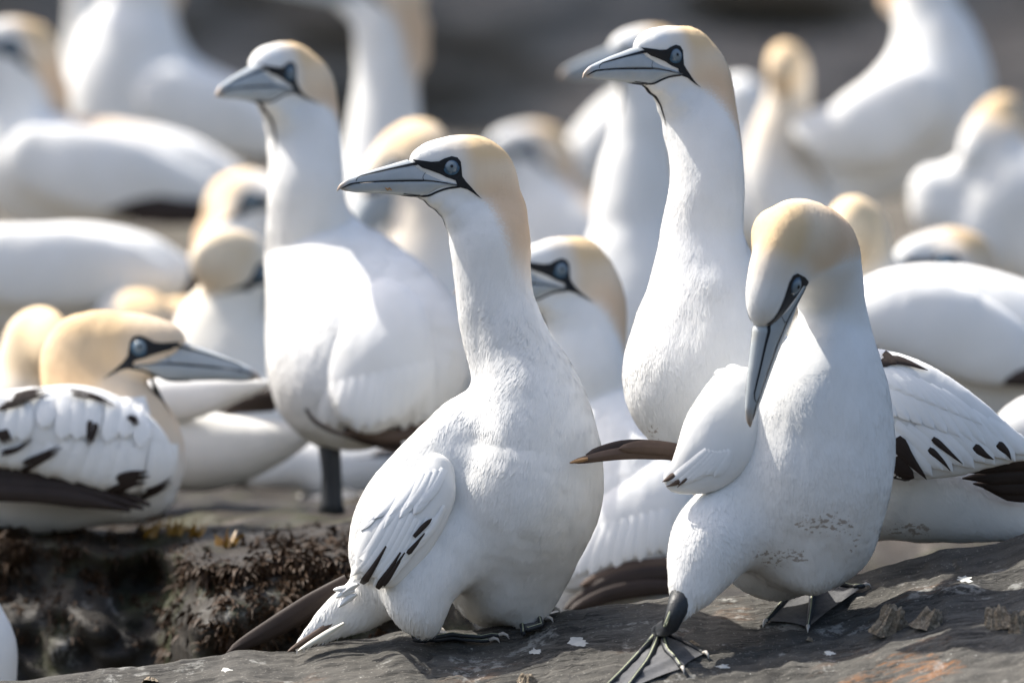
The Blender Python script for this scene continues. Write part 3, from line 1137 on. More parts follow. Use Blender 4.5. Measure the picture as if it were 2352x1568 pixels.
def web_foot(g, ankle, toes, lift=0.004, claws=True, hit=slab_hit, parent=None, yellow=(0, 1, 2), rad=0.0042):
    """toes: list of layout polylines from ankle to claw, laid on the rock; skin stretched between neighbours"""
    lines = []
    for tl in toes:
        pts = catmull([(p[0], p[1], p[2] if len(p) > 2 else 0.0) for p in tl], 12)
        L3 = []
        for (u, v, hgt) in pts:
            p, n = hit(u, v)
            L3.append(p + Vector((0, -0.3, 1)).normalized() * (lift + hgt))
        lines.append(L3)
    V, Fc = [], []
    for a, b in zip(lines, lines[1:]):
        k0 = len(V)
        ns = 7
        for i in range(12):
            for j in range(ns):
                s = j / (ns - 1)
                # the free edge of the web is scooped between the toes
                ii = i / 11 * (1 - 0.07 * math.sin(s * math.pi)) * 11
                i0 = min(int(ii), 10); fr = ii - i0
                pa = a[i0].lerp(a[i0 + 1], fr); pb = b[i0].lerp(b[i0 + 1], fr)
                p = pa.lerp(pb, s)
                p = p - Vector((0, 0, 0.0022 * math.sin(s * math.pi) * (i / 11)))
                V.append(p - g["base"])
        for i in range(11):
            for j in range(ns - 1):
                q = k0 + i * ns + j
                Fc.append((q, q + 1, q + ns + 1, q + ns))
    foot = link("foot", mesh("foot", V, Fc), WEB, parent or g["root"])
    foot.data.materials.clear(); foot.data.materials.append(WEB)
    for i, L3 in enumerate(lines):
        rr = [rad * (1 - 0.45 * j / 11) for j in range(12)]
        part_tube(g, "toe", L3, rr, LEG, foot, 8)
        if i in yellow:
            part_tube(g, "toe_stripe", [p + Vector((0, -0.35, 1)).normalized() * r * 0.78 for p, r in zip(L3, rr)], [max(0.0009, r * 0.30) for r in rr], TOELINE, foot, 6)
        if claws:
            e = L3[-1]; d = (L3[-1] - L3[-3]).normalized()
            cp = [e - d * 0.002, e + d * 0.004 + Vector((0, 0, 0.0025)), e + d * 0.009 + Vector((0, -0.001, 0.001)), e + d * 0.012 + Vector((0, -0.001, -0.004))]
            part_tube(g, "claw", cp, [0.0028, 0.0028, 0.0019, 0.0005], CLAW, foot, 7)
    return foot

# ================================================================== the birds in focus
# ---- centre bird, sitting on the crest of the slab, looking aside
A = gannet("cream-headed gannet sitting upright in the centre with one foot on the slate crest", 15.12, [
    (0.02, [(1104, 412, 72, .36, .012), (1117, 460, 79, .42, .012), (1125, 505, 85, .5, .01), (1127, 555, 88, .66), (1128, 620, 87, .70), (1137, 690, 87, .75), (1154, 755, 92, .8), (1180, 825, 101, .85), (1202, 885, 118, .88),
            (1215, 950, 140, .9), (1218, 1010, 157, .9), (1220, 1060, 164, .9), (1205, 1130, 175, .88), (1183, 1200, 172, .80, .025), (1158, 1270, 158, .68, .058), (1150, 1325, 125, .58, .088), (1150, 1350, 100, .55, .10)]),
    (0.03, [(1065, 990, 78, .9), (1005, 1080, 100, .95), (935, 1180, 112, .95), (902, 1255, 100, .9), (895, 1315, 78, .8)]),
    (0.045, [(1010, 1280, 90, .8, -.03), (972, 1335, 82, .8, -.045), (965, 1385, 68, .8, -.05), (978, 1420, 42, .8, -.05)]),
    (0.05, [(1180, 1330, 80, .6, .03), (1208, 1380, 42, .6, .03), (1218, 1410, 24, .6, .03)]),
    (0.02, [(900, 1345, 62, .8), (830, 1390, 58, .7, .01), (770, 1425, 42, .6, .01), (715, 1460, 22, .5, .005), (686, 1480, 10, .5, .0)]),
], dict(o=(1026, 383), f=(-0.965, -0.26, 0.0), s=1.0, dy=0.0), h=0.004)
fm = A["Mh"] @ Vector((84, 11.5, -30.5))
V, Fc = tube_mesh([fm + A["Mh"].to_3x3() @ Vector(d) for d in ((-5, 0, -1.5), (-2, .6, 1), (1, .6, -.5), (4, 0, 2))], [0.0006, 0.0016, 0.0018, 0.0005], 8)
link("dried_mud", mesh("dried_mud", [v - A["base"] for v in V], Fc), FTAN, A["root"])
wingA, wbA = lump(A, "wing", [(1000, 1085, 45, .55, -.056), (985, 1130, 60, .55, -.064), (948, 1185, 76, .5, -.068), (912, 1235, 82, .45, -.070), (888, 1275, 70, .4, -.072), (876, 1298, 40, .35, -.074)], h=0.004)
tA = [A["bvh"], wbA]
fan = [  # tertials and coverts over the lower wing: base, tip, half width, dark?
    ((905, 1160), (808, 1325), 13, 0), ((922, 1165), (822, 1333), 13, 0), ((935, 1175), (835, 1338), 12, 1), ((948, 1180), (847, 1342), 12, 0),
    ((958, 1190), (858, 1344), 12, 0), ((968, 1195), (868, 1345), 11, 1), ((975, 1200), (880, 1340), 10, 1), ((985, 1190), (898, 1318), 10, 0), ((1000, 1190), (915, 1290), 9, 0),
    ((1010, 1180), (935, 1270), 9, 1), ((1022, 1160), (955, 1250), 8, 0)]
for (b, t, w, dk) in fan:
    mid = ((b[0] + t[0]) / 2 + 6, (b[1] + t[1]) / 2 + 4)
    if dk:
        bb = (b[0] * 0.52 + t[0] * 0.48, b[1] * 0.52 + t[1] * 0.48)
        feather_on(A, tA, wingA, [b, mid, t], w, FWHITE, (0.0006, 0.004), tip=0.8)
        feather_on(A, tA, wingA, [bb, ((bb[0] + t[0]) / 2 + 1, (bb[1] + t[1]) / 2), t], w * 0.75, FDARK, (0.0040, 0.0060), stripe=True)
    else:
        feather_on(A, tA, wingA, [b, mid, t], w, FWHITE, (0.0006, 0.004), tip=0.8)
for i in range(9):   # shorter coverts above
    b = (892 + i * 16, 1100 - i * 3); t = (830 + i * 17 + rng.normal(0, 5), 1215 - i * 6 + rng.normal(0, 12))
    feather_on(A, tA, wingA, [b, ((b[0] + t[0]) / 2 + 5, (b[1] + t[1]) / 2 + 3), t], 13, FWHITE, (0.0003, 0.0020), tip=0.6)
feather_on(A, tA, wingA, [(950, 1232), (968, 1212), (990, 1190)], 6, FDARK, (0.0045, 0.005), tip=0.5)
for k, (ln, w) in enumerate([([(800, 1335), (740, 1370), (640, 1432), (520, 1499)], 24), ([(790, 1345), (735, 1378), (650, 1428), (545, 1488)], 27), ([(790, 1362), (735, 1390), (670, 1425), (600, 1458)], 18)]):
    blade(A, A["root"], ln, w, FDARK if k != 2 else FBROWN, 15.16 + 0.012 * k, 15.20 + 0.01 * k, name="primary_feather", tip=0.35)
for k, (ln, w) in enumerate([([(790, 1415), (725, 1456), (660, 1496)], 9), ([(790, 1430), (735, 1463), (684, 1494)], 7)]):
    blade(A, A["root"], ln, w, FCREAM if k else FBROWN, 15.118 - 0.012 * k, 15.112 - 0.012 * k, name="tail_feather", tip=0.35, root=0.4, camber=0.0008)
for (u, v, du, dv) in [(815, 1350, -50, 4), (815, 1356, -46, 16), (820, 1364, -44, 30), (825, 1340, -40, 22)]:
    blade(A, A["root"], [(u, v), (u + du * .5, v + dv * .4), (u + du, v + dv)], 8, FWHITE, 15.09, 15.085, name="feather", tip=0.3, root=0.4)
web_foot(A, None, [[(965, 1432, .006), (985, 1446, .006), (1010, 1452)], [(962, 1428, .010), (1040, 1430, .006), (1110, 1436, .002)], [(965, 1424, .012), (1060, 1424, .01), (1145, 1424, .006)]], rad=0.004)
web_foot(A, None, [[(1185, 1428, .004), (1215, 1432, .003), (1255, 1428)], [(1195, 1420, .008), (1235, 1418, .006), (1268, 1412, .003)]], rad=0.004)

# ---- tall bird behind, standing with a black-blotched wing
B = gannet("tallest gannet in focus, long straight neck, black-blotched wing stretching behind the preening one", 15.27, [
    (0.035, [(1588, 122, 58, .5, .03), (1601, 160, 71, .5, .03), (1609, 205, 77, .5, .03), (1613, 255, 79, .55, .025), (1617, 320, 84, .64, .012), (1622, 400, 85, .72, .004), (1618, 480, 89, .78), (1612, 560, 98, .82), (1618, 640, 121, .85), (1626, 720, 149, .88), (1617, 800, 173, .88), (1612, 860, 184, .88), (1625, 900, 175, .88)]),
    (0.03, [(1640, 860, 170, .85), (1710, 930, 178, .85), (1850, 1010, 185, .8), (1980, 1058, 180, .75), (2100, 1112, 132, .75), (2230, 1152, 95, .7), (2352, 1195, 48, .7), (2450, 1222, 28, .6)]),
], dict(o=(1523, 127), f=(-0.72, -0.69, 0.0), s=1.0), h=0.0045, stains=[(2080, 1215, (110, 36), 1.0), (1500, 985, (40, 30), .9)], base=P(1980, 1235, 15.27))
wingB, wbB = lump(B, "wing", [(1930, 900, 100, .4, -.09), (2000, 925, 125, .4, -.105), (2065, 958, 137, .36, -.11), (2150, 983, 112, .36, -.11), (2250, 1007, 68, .36, -.10), (2345, 1030, 28, .4, -.095), (2420, 1050, 14, .4, -.09)], h=0.0045)
tB = [B["bvh"], wbB]
row = []
for i in range(13):                     # long scapulars along the lower edge
    t = i / 12
    tipu = 2070 + 285 * t; tipv = 1098 - 52 * t + (6 if i % 2 else -3)
    row.append(((tipu - 120 + 30 * t, tipv - 118 + 40 * t), (tipu, tipv), i in (0, 2, 5, 6, 9, 11)))
for i in range(11):                     # shorter rows above
    t = i / 10
    bu, bv = 1985 + 290 * t, 900 + 92 * t
    feather_on(B, tB, wingB, [(bu - 45, bv - 48), (bu - 5, bv - 15), (bu + 45, bv + 48)], 19 - 7 * t, FWHITE, (0.0004, 0.0032), tip=0.6)
for i in range(9):
    t = i / 8
    bu, bv = 1990 + 210 * t, 838 + 90 * t
    feather_on(B, tB, wingB, [(bu - 40, bv - 30), (bu, bv), (bu + 55, bv + 48)], 18 - 5 * t, FWHITE, (0.0003, 0.0026), tip=0.6)
for b, t, dk in row:
    mid = ((b[0] + t[0]) / 2 + 4, (b[1] + t[1]) / 2 - 3)
    feather_on(B, tB, wingB, [b, mid, t], 16, FWHITE, (0.0008, 0.0040), tip=0.72)
    if dk:
        fr = rng.uniform(0.30, 0.58)
        c = (b[0] * (1 - fr) + t[0] * fr + rng.normal(0, 4), b[1] * (1 - fr) + t[1] * fr)
        feather_on(B, tB, wingB, [c, ((c[0] + t[0]) / 2, (c[1] + t[1]) / 2 - 2), (t[0] - rng.uniform(0, 14), t[1] - rng.uniform(2, 14))], rng.uniform(9, 15), FDARK, (0.0038, 0.0056), wedge=True)
feather_on(B, tB, wingB, [(2058, 1005), (2085, 1048), (2128, 1096)], 20, FDARK, (0.0042, 0.0058), wedge=True)
feather_on(B, tB, wingB, [(2052, 1050), (2070, 1080), (2100, 1094)], 22, FDARK, (0.0040, 0.0050), tip=0.4)
feather_on(B, tB, wingB, [(2020, 838), (2060, 828), (2130, 852)], 13, FDARK, (0.003, 0.004), wedge=True)
feather_on(B, tB, wingB, [(2030, 812), (2045, 826), (2060, 838)], 9, FDARK, (0.0034, 0.0044), tip=0.4)
for k, ln in enumerate([[(2190, 1085), (2290, 1065), (2420, 1058)], [(2210, 1098), (2310, 1092), (2430, 1085)], [(2235, 1110), (2320, 1116), (2430, 1112)], [(2260, 1120), (2340, 1134), (2430, 1135)]]):
    blade(B, B["root"], ln, 19, FDARK, 15.185 + 0.008 * k, 15.20 + 0.008 * k, name="primary_feather", tip=0.8, root=0.1)

# ---- preening bird
C = gannet("preening gannet, bill pointing straight down at its breast, walking on the slate", 14.98, [
    (0.02, [(1835, 560, 86, .70, -.05), (1868, 588, 88, .75, -.02), (1895, 645, 84, .85, .0), (1910, 710, 79, .9, .01), (1911, 780, 94, .9, .01), (1900, 860, 126, .88), (1884, 940, 165, .86), (1875, 1020, 184, .85), (1864, 1100, 185, .85), (1846, 1170, 180, .78, .02), (1815, 1196, 166, .66, .048), (1780, 1238, 142, .6, .066)]),
    (0.05, [(1700, 1170, 95, .8, -.02), (1650, 1222, 100, .8, -.04), (1612, 1285, 82, .8, -.06), (1590, 1335, 60, .75, -.075), (1574, 1366, 38, .75, -.083), (1564, 1390, 27, .75, -.088)]),
    (0.06, [(1880, 1240, 80, .7, .02), (1876, 1285, 42, .7, .0), (1870, 1316, 25, .7, -.01)]),
    (0.04, [(1790, 545, 66, .8, -.09), (1830, 552, 80, .8, -.06), (1862, 572, 86, .8, -.03)]),
    (0.03, [(1690, 900, 60, .9, .03), (1650, 990, 80, .9, .04), (1640, 1070, 80, .9, .04)]),
], dict(o=(1776, 650), f=(-0.27, -0.20, -0.94), up=(-0.50, -0.87, 0.0), s=1.24, dy=-0.10, neck=False, gular=False), h=0.004,
    stains=[(1790, 1275, (125, 45), 1.0), (1890, 1195, (150, 60), .92), (1960, 1240, (60, 60), .8)], base=P(1790, 1375, 14.98))
wingC, wbC = lump(C, "wing", [(1735, 890, 42, .5, -.012), (1690, 890, 50, .5, -.025), (1676, 945, 74, .46, -.038), (1652, 1005, 88, .44, -.052), (1622, 1053, 76, .44, -.060), (1588, 1082, 54, .44, -.062), (1560, 1095, 38, .44, -.062)], h=0.004)
tC = [C["bvh"], wbC]
for i in range(7):
    b = (1625 + i * 9, 1040 - abs(i - 3) * 2); t = (1538 + i * 17, 1105 + 8 * math.sin(i) - i * 1.5)
    feather_on(C, tC, wingC, [b, ((b[0] + t[0]) / 2 + 2, (b[1] + t[1]) / 2 + 2), t], 13, FWHITE, (0.0001, 0.0009), tip=0.6)
for ln, w in [([(1550, 1090), (1534, 1100), (1521, 1106)], 9), ([(1562, 1104), (1547, 1111), (1532, 1116)], 7), ([(1578, 1098), (1566, 1108), (1556, 1118)], 5)]:
    feather_on(C, tC, wingC, ln, w, FBROWN, (0.0012, 0.0020), wedge=True)
for k, (ln, w, m) in enumerate([([(1600, 1052), (1520, 1040), (1420, 1042), (1308, 1062)], 16, FBROWN), ([(1600, 1040), (1530, 1030), (1440, 1026), (1345, 1044)], 17, FDARK), ([(1600, 1046), (1540, 1032), (1480, 1026), (1420, 1030)], 17, FBROWN)]):
    blade(C, C["root"], ln, w, m, 15.03 + (0.004, 0.012, 0.0)[k], 15.03 + (0.0, 0.01, -0.004)[k], name="primary_feather", tip=(0.25, 0.6, 0.5)[k])
blade(C, C["root"], [(1350, 1053), (1330, 1057), (1308, 1063)], 5, FTAN, 15.026, 15.028, name="feather_tip", tip=0.3)
for (u0, v0, u1, v1) in [(1692, 880, 1640, 856), (1712, 876, 1668, 842), (1735, 880, 1712, 846)]:
    blade(C, C["root"], [(u0, v0), ((u0 + u1) / 2, (v0 + v1) / 2 - 3), (u1, v1)], 20, FWHITE, 14.965, 14.96, name="feather", tip=0.3, root=0.8)
# near leg
kn, _ = slab_hit(1510, 1478)
tar = [P(1566, 1360, 14.898), P(1556, 1398, 14.885), P(1540, 1435, 14.868), kn + Vector((0.002, 0.006, 0.016)), kn + Vector((0, 0, 0.006))]
legC = part_tube(C, "leg", tar, [0.0150, 0.0140, 0.0118, 0.0108, 0.009], LEG, seg=14)
part_tube(C, "leg_stripe", [p + Vector((-0.0095 + 0.0012 * i, -0.0105 + 0.0012 * i, 0)) for i, p in enumerate(tar)], 0.0019, TOELINE, legC, 6)
web_foot(C, None, [[(1508, 1476, .008), (1470, 1512, .004), (1430, 1550, .002), (1390, 1585)], [(1514, 1482, .009), (1490, 1528, .005), (1462, 1560, .002), (1435, 1592)],
                   [(1522, 1480, .010), (1532, 1512, .008), (1545, 1522, .006), (1566, 1540)], [(1520, 1474, .008), (1560, 1480, .003), (1618, 1506)]], rad=0.0056, yellow=(0, 1, 2))
an, _ = slab_hit(1862, 1348)
legR = part_tube(C, "leg", [P(1872, 1318, 14.965), P(1866, 1334, 14.955), an + Vector((0, 0.0, 0.010))], [0.014, 0.013, 0.010], LEG, seg=12)
web_foot(C, None, [[(1850, 1346, .010), (1815, 1380, .007), (1785, 1410, .004), (1760, 1432)], [(1864, 1340, .012), (1866, 1375, .009), (1862, 1415, .005), (1856, 1446)],
                   [(1880, 1340, .010), (1915, 1354, .008), (1950, 1362, .006), (1983, 1358, .004)]], rad=0.0056)

# ---- bird peeping between the first two
D = gannet("gannet peeping out between the centre bird and the tallest one", 15.95, [
    (0.03, [(1328, 612, 64, .5, .03), (1338, 655, 85, .5, .03), (1345, 715, 95, .55, .025), (1347, 800, 96, .68, .01), (1352, 860, 98, .8), (1385, 950, 120, .85, .02), (1425, 1050, 150, .9, -.01), (1440, 1150, 175, .9, -.05), (1430, 1240, 170, .85, -.08), (1400, 1300, 130, .8, -.09)]),
    (0.03, [(1380, 1200, 120, .8, -.05), (1320, 1300, 95, .7, -.10), (1270, 1370, 70, .6, -.13), (1240, 1410, 55, .6, -.14)]),
    (0.02, [(1450, 1300, 70, .7), (1500, 1350, 50, .7), (1420, 1400, 45, .7), (1350, 1420, 45, .7)]),
], dict(o=(1262, 618), f=(-0.80, -0.60, 0.0), s=1.10), h=0.0055, base=P(1400, 1420, 15.95))
wD, wbD = lump(D, "wing", [(1500, 1090, 80, .5, -.09), (1470, 1180, 105, .45, -.13), (1420, 1240, 95, .4, -.155), (1360, 1290, 60, .4, -.17), (1310, 1320, 35, .4, -.175)], h=0.006)
for i in range(9):
    b = (1350 + i * 22, 1215 - i * 6); t = (1300 + i * 28, 1335 - i * 8 - (i % 2) * 8)
    feather_on(D, [D["bvh"], wbD], wD, [b, ((b[0] + t[0]) / 2, (b[1] + t[1]) / 2), t], 17, FWHITE, (0.0006, 0.0045), tip=0.7)
for k, (ln, w, m) in enumerate([([(1600, 1290), (1520, 1298), (1430, 1312), (1330, 1345)], 20, FBROWN), ([(1600, 1320), (1500, 1325), (1400, 1345), (1292, 1400)], 24, FDARK), ([(1580, 1350), (1490, 1350), (1400, 1365), (1305, 1402)], 20, FDARK)]):
    blade(D, D["root"], ln, w, m, 15.79 - 0.01 * k, 15.75 - 0.01 * k, name="primary_feather", tip=0.5)

# ---- standing bird in front of the left group
E = gannet("gannet standing on one visible black leg on the ledge, white body in full sun", 16.25, [
    (0.035, [(678, 160, 58, .5, .04), (691, 200, 76, .52, .04), (699, 260, 80, .56, .04), (700, 330, 83, .62, .025), (702, 420, 86, .72, .012), (706, 500, 94, .82, .02), (728, 580, 120, .85, .045), (758, 650, 146, .85, .025), (775, 720, 166, .85, -.01), (790, 800, 180, .82, -.05), (805, 860, 172, .78, -.08), (830, 890, 130, .75, -.085)]),
    (0.035, [(850, 640, 95, .85, .02), (900, 720, 130, .85, -.03), (935, 800, 145, .8, -.075), (945, 860, 125, .75, -.10), (930, 900, 95, .7, -.11)]),
    (0.02, [(720, 900, 75, .8, -.06), (740, 960, 48, .8, -.07), (752, 1000, 26, .8, -.07)]),
], dict(o=(632, 166), f=(-0.50, -0.866, -0.02), s=1.08), h=0.006, base=P(760, 1140, 16.25))
wE, wbE = lump(E, "wing", [(880, 700, 70, .45, -.075), (890, 775, 118, .42, -.115), (875, 850, 122, .38, -.150), (850, 910, 85, .36, -.165)], h=0.006)
for i in range(10):
    b = (770 + i * 24, 880 - i * 6); t = (745 + i * 26, 985 - abs(i - 5) * 2 + (i % 2) * 6)
    feather_on(E, [E["bvh"], wbE], wE, [b, ((b[0] + t[0]) / 2 - 3, (b[1] + t[1]) / 2), t], 18, FWHITE, (0.0006, 0.005), tip=0.7)
for k, ln in enumerate([[(800, 985), (880, 1000), (960, 1000)], [(790, 990), (860, 1010), (930, 1025)], [(850, 985), (920, 990), (1000, 975)]]):
    blade(E, E["root"], ln, 16, FBROWN if k != 1 else FDARK, 16.09 + 0.01 * k, name="primary_feather", tip=0.6)
blade(E, E["root"], [(702, 938), (724, 968), (775, 994), (820, 1000)], 5, FDARK, 16.07, 16.07, name="primary_feather", tip=0.3)
gp = GROUND_BVH.ray_cast(P(762, 1000, 16.18), Vector((0, 0, -1)))[0] or P(762, 1140, 16.18)
lg = part_tube(E, "leg", [P(755, 985, 16.18), P(757, 1030, 16.175), P(762, 1085, 16.17), gp + Vector((0, 0, 0.02)), gp], [0.019, 0.016, 0.0145, 0.016, 0.022], LEG, seg=12)


def ground_hit(u, v):
    d = (P(u, v, 15.0) - CAMP).normalized()
    h = GROUND_BVH.ray_cast(CAMP, d)
    if h[0] is None:
        h = GROUND_BVH.find_nearest(P(u, v, 16.2))
    return h[0], h[1]


web_foot(E, None, [[(755, 1128, .012), (720, 1140, .004), (690, 1148)], [(762, 1130, .012), (765, 1146, .006), (770, 1156)], [(768, 1128, .012), (800, 1138, .004), (830, 1144)]], hit=ground_hit, yellow=(), rad=0.005)

# ---- resting bird in the left corner, bill laid to the right
Fb = gannet("resting gannet with spotted black and white wing, long bill laid to the right", 15.98, [
    (0.025, [(225, 775, 66, .6), (180, 810, 82, .7), (185, 870, 90, .8), (230, 930, 105, .85), (290, 1000, 118, .85), (325, 1060, 98, .85), (330, 1110, 80, .8)]),
    (0.03, [(260, 1040, 110, .9), (150, 1050, 130, .9), (20, 1070, 135, .9), (-100, 1090, 120, .8)]),
    (0.03, [(250, 1130, 75, .85), (120, 1135, 85, .85), (-20, 1140, 85, .8)]),
], dict(o=(330, 797), f=(0.985, -0.15, -0.06), up=(0.2, 0, 1), s=1.13, dy=-0.01, neck=False), h=0.0055, base=P(120, 1215, 15.98), tint=(0.72, 0.52, 0.31), tintw=0.7)
wF, wbF = lump(Fb, "wing", [(335, 1060, 74, .5, -.09), (285, 1030, 100, .5, -.105), (200, 1000, 112, .45, -.11), (100, 985, 100, .45, -.11), (0, 985, 88, .45, -.11), (-90, 990, 80, .45, -.11)], h=0.006)
tF = [Fb["bvh"], wbF]
for i in range(12):
    b = (395 - i * 34, 1010 + abs(i - 4) * 2); t = (360 - i * 36 + rng.normal(0, 6), 1140 - abs(i - 1) * 3 + rng.normal(0, 7))
    feather_on(Fb, tF, wF, [b, ((b[0] + t[0]) / 2 + 6, (b[1] + t[1]) / 2), t], 20, FWHITE, (0.0006, 0.005), tip=0.7)
for i in range(10):
    b = (330 - i * 38 + rng.normal(0, 6), 915 + rng.normal(0, 8)); t = (322 - i * 38 + rng.normal(0, 8), 1010 + rng.normal(0, 16))
    feather_on(Fb, tF, wF, [b, ((b[0] + t[0]) / 2 + 6, (b[1] + t[1]) / 2), t], 21, FWHITE, (0.0004, 0.004), tip=0.6)
for ln, w in [([(212, 978), (209, 998), (203, 1020)], 13), ([(262, 1112), (300, 1098), (338, 1092)], 20), ([(60, 1066), (100, 1048), (140, 1028)], 12), ([(0, 1040), (40, 1030), (72, 1008)], 6),
              ([(330, 1132), (362, 1118), (390, 1098)], 9), ([(40, 918), (75, 908), (110, 902)], 13), ([(0, 935), (30, 930), (60, 925)], 9), ([(170, 905), (220, 915), (262, 935)], 7), ([(296, 955), (306, 965), (312, 978)], 8), ([(0, 985), (10, 1000), (20, 1015)], 14)]:
    du, dv = ln[-1][0] - ln[0][0], ln[-1][1] - ln[0][1]
    Ln = math.hypot(du, dv); ex_, ey_ = -dv / Ln, du / Ln
    for q in (-0.55, 0.0, 0.55):
        sh = rng.uniform(-0.25, 0.25)
        l2 = [(p[0] + ex_ * w * q + du * sh * (0.4 if kk else 1), p[1] + ey_ * w * q + dv * sh * (0.4 if kk else 1)) for kk, p in enumerate(ln)]
        feather_on(Fb, tF, wF, l2, w * 0.62, FDARK, (0.006, 0.0066), wedge=True)
for k, ln in enumerate([[(345, 1160), (250, 1122), (120, 1098), (-60, 1090)], [(330, 1168), (230, 1138), (100, 1118), (-60, 1110)], [(300, 1172), (200, 1150), (80, 1135), (-60, 1130)]]):
    blade(Fb, Fb["root"], ln, 20, FDARK, 15.865 - 0.006 * k, name="primary_feather", tip=0.95, root=0.2)

down(A, 30000, (-0.25, 0, -1), seed=3)
down(B, 34000, lambda p: np.stack([0.9 * sm(0.25, 0.5, p[:, 0]), 0 * p[:, 0], -1 + 0 * p[:, 0]], 1), seed=4)
down(C, 30000, (0.1, 0, -1), seed=5)
down(D, 16000, (0.1, 0, -1), seed=6, L=0.013, w=0.0012)
down(E, 20000, (0.3, 0, -1), seed=7, L=0.014, w=0.0014)
down(Fb, 14000, (-0.6, 0, -0.6), seed=8, L=0.014, w=0.0014)

# ================================================================== the birds out of focus
def far(label, Yd, chains, head=None, h=0.009, dark=(), wing=None, **kw):
    g = gannet(label, Yd, chains, head, h, **kw)
    if wing:
        lump(g, "wing", wing, None, 0.008, ry=0.4)
    for pts in dark:
        lump(g, "wing_tip", pts, FDARK, 0.009, ry=0.4)
    return g


far("gannet seen from behind at the left edge, smooth yellow nape behind the spotted wing", 16.6, [(.03, [(85, 785, 78, .8), (62, 870, 82, .85), (40, 960, 105, .9), (30, 1060, 130, .9)])],
    dict(o=(84, 790), f=(-0.35, 0.93, -0.05), s=1.22, dy=0.02, face=False, neck=False), tint=(0.80, 0.62, 0.38))
g = far("lying gannet with pale folded wing, head hidden behind the resting spotted bird", 16.35, [(.03, [(250, 1000, 110), (360, 1020, 105), (480, 1035, 90), (600, 1022, 60), (690, 1000, 28), (745, 984, 10)])], h=0.007,
        dark=[[(500, 955, 16), (570, 925, 24), (640, 915, 30), (690, 930, 14)]])
lump(g, "wing", [(350, 925, 55, .5, -.05), (450, 912, 47, .5, -.05), (550, 893, 27, .5, -.05), (640, 878, 9, .5, -.05)], h=0.007)
far("low white gannet lying behind the standing bird's black leg", 16.9, [(.03, [(600, 1085, 40), (690, 1060, 62), (800, 1060, 68), (880, 1058, 72), (950, 1060, 60)]), (.03, [(760, 1090, 55), (860, 1090, 55)])],
    dark=[[(820, 1052, 8, .5, -.08), (870, 1040, 12, .5, -.09), (930, 1035, 12, .5, -.09)]])
far("sitting gannet with rounded cream head turned away beside the standing bird", 17.2, [(.03, [(530, 602, 68), (530, 680, 74), (505, 770, 110), (520, 860, 140), (560, 960, 150)])],
    dict(o=(574, 618), f=(0.70, 0.62, -0.30), up=(.3, 0, .9), s=1.2, dy=0.0, neck=False, lines=False), tint=(0.83, 0.76, 0.62))
far("blurred gannet head with blue eye just above the rounded cream head", 18.3, [(.03, [(565, 450, 56), (552, 520, 60), (535, 600, 90), (540, 700, 120)])],
    dict(o=(604, 462), f=(0.85, -0.5, -0.1), s=1.15, lines=False))
far("small blurred gannet with cream head low behind the spotted resting bird", 17.9, [(.03, [(290, 735, 55), (350, 760, 70), (430, 755, 72), (500, 790, 70)])],
    dict(o=(280, 735), f=(-0.7, 0.6, -0.1), s=1.1, face=False, neck=False))
far("big white gannet lying along the left edge with dark tail end", 18.0, [(.03, [(-160, 640, 120, .8), (-40, 645, 126, .8), (80, 642, 128, .8), (200, 628, 116, .8), (310, 625, 92, .7), (390, 630, 58, .6)])],
    dark=[[(360, 655, 38, .5), (410, 640, 45, .5), (450, 650, 34, .5)]], wing=[(-40, 615, 85, .4, -.085), (110, 615, 95, .4, -.085), (250, 622, 78, .4, -.075), (360, 636, 42, .4, -.05)])
far("blurred gannet at the left edge, head half out of the picture, long grey-white back", 19.0, [(.03, [(20, 150, 62), (25, 220, 68), (30, 300, 88), (70, 380, 125), (150, 405, 140), (280, 400, 122), (400, 405, 100), (510, 435, 70)])],
    dict(o=(5, 110), f=(-0.85, -0.5, 0.0), s=1.2, lines=False), dark=[[(230, 465, 22, .4, -.12), (330, 480, 36, .4, -.12), (430, 490, 34, .4, -.11), (520, 485, 26, .4, -.08)]], wing=[(90, 370, 80, .4, -.11), (220, 395, 96, .4, -.115), (350, 425, 78, .4, -.10), (470, 452, 45, .4, -.07)])
far("large gannet at top left, neck leaving the picture, body towards the right", 20.3, [(.03, [(330, -120, 70), (325, -30, 76), (318, 50, 88), (300, 120, 122), (290, 190, 132), (300, 260, 130)]), (.04, [(380, 230, 115), (480, 262, 100), (580, 290, 86), (690, 320, 70)])],
    dict(o=(260, -170), f=(-0.9, -0.3, 0.0), s=1.2, lines=False), dark=[[(560, 355, 22, .5, -.05), (640, 365, 30, .5, -.05), (720, 370, 24, .5, -.05)]], wing=[(390, 225, 78, .4, -.09), (490, 268, 82, .4, -.085), (590, 306, 62, .4, -.07), (690, 345, 38, .4, -.05)])
far("thin blurred neck rising at top left beside a larger neck", 21.5, [(.03, [(205, -110, 36), (200, -20, 38), (200, 60, 42), (215, 150, 70), (240, 240, 90)])], dict(o=(180, -150), f=(-0.9, -0.3, 0.0), s=1.1, face=False))
far("tall gannet behind, long neck reaching out of the top of the picture", 19.0, [(.03, [(885, -10, 62), (884, 60, 68), (888, 140, 70), (888, 220, 76), (884, 300, 85), (882, 390, 100), (890, 480, 125), (910, 580, 150), (930, 680, 160)])],
    dict(o=(835, -40), f=(-0.97, -0.1, 0.12), s=1.15, lines=False))
far("gannet with yellow-buff head bent down behind the centre bird's bill", 17.7, [(.03, [(960, 360, 75), (985, 440, 84), (985, 540, 105), (985, 630, 132), (1000, 720, 155), (1010, 820, 170)])],
    dict(o=(900, 395), f=(-0.62, -0.20, -0.72), up=(-.55, 0, .8), s=1.15, neck=False, lines=False), tint=(0.80, 0.63, 0.42))
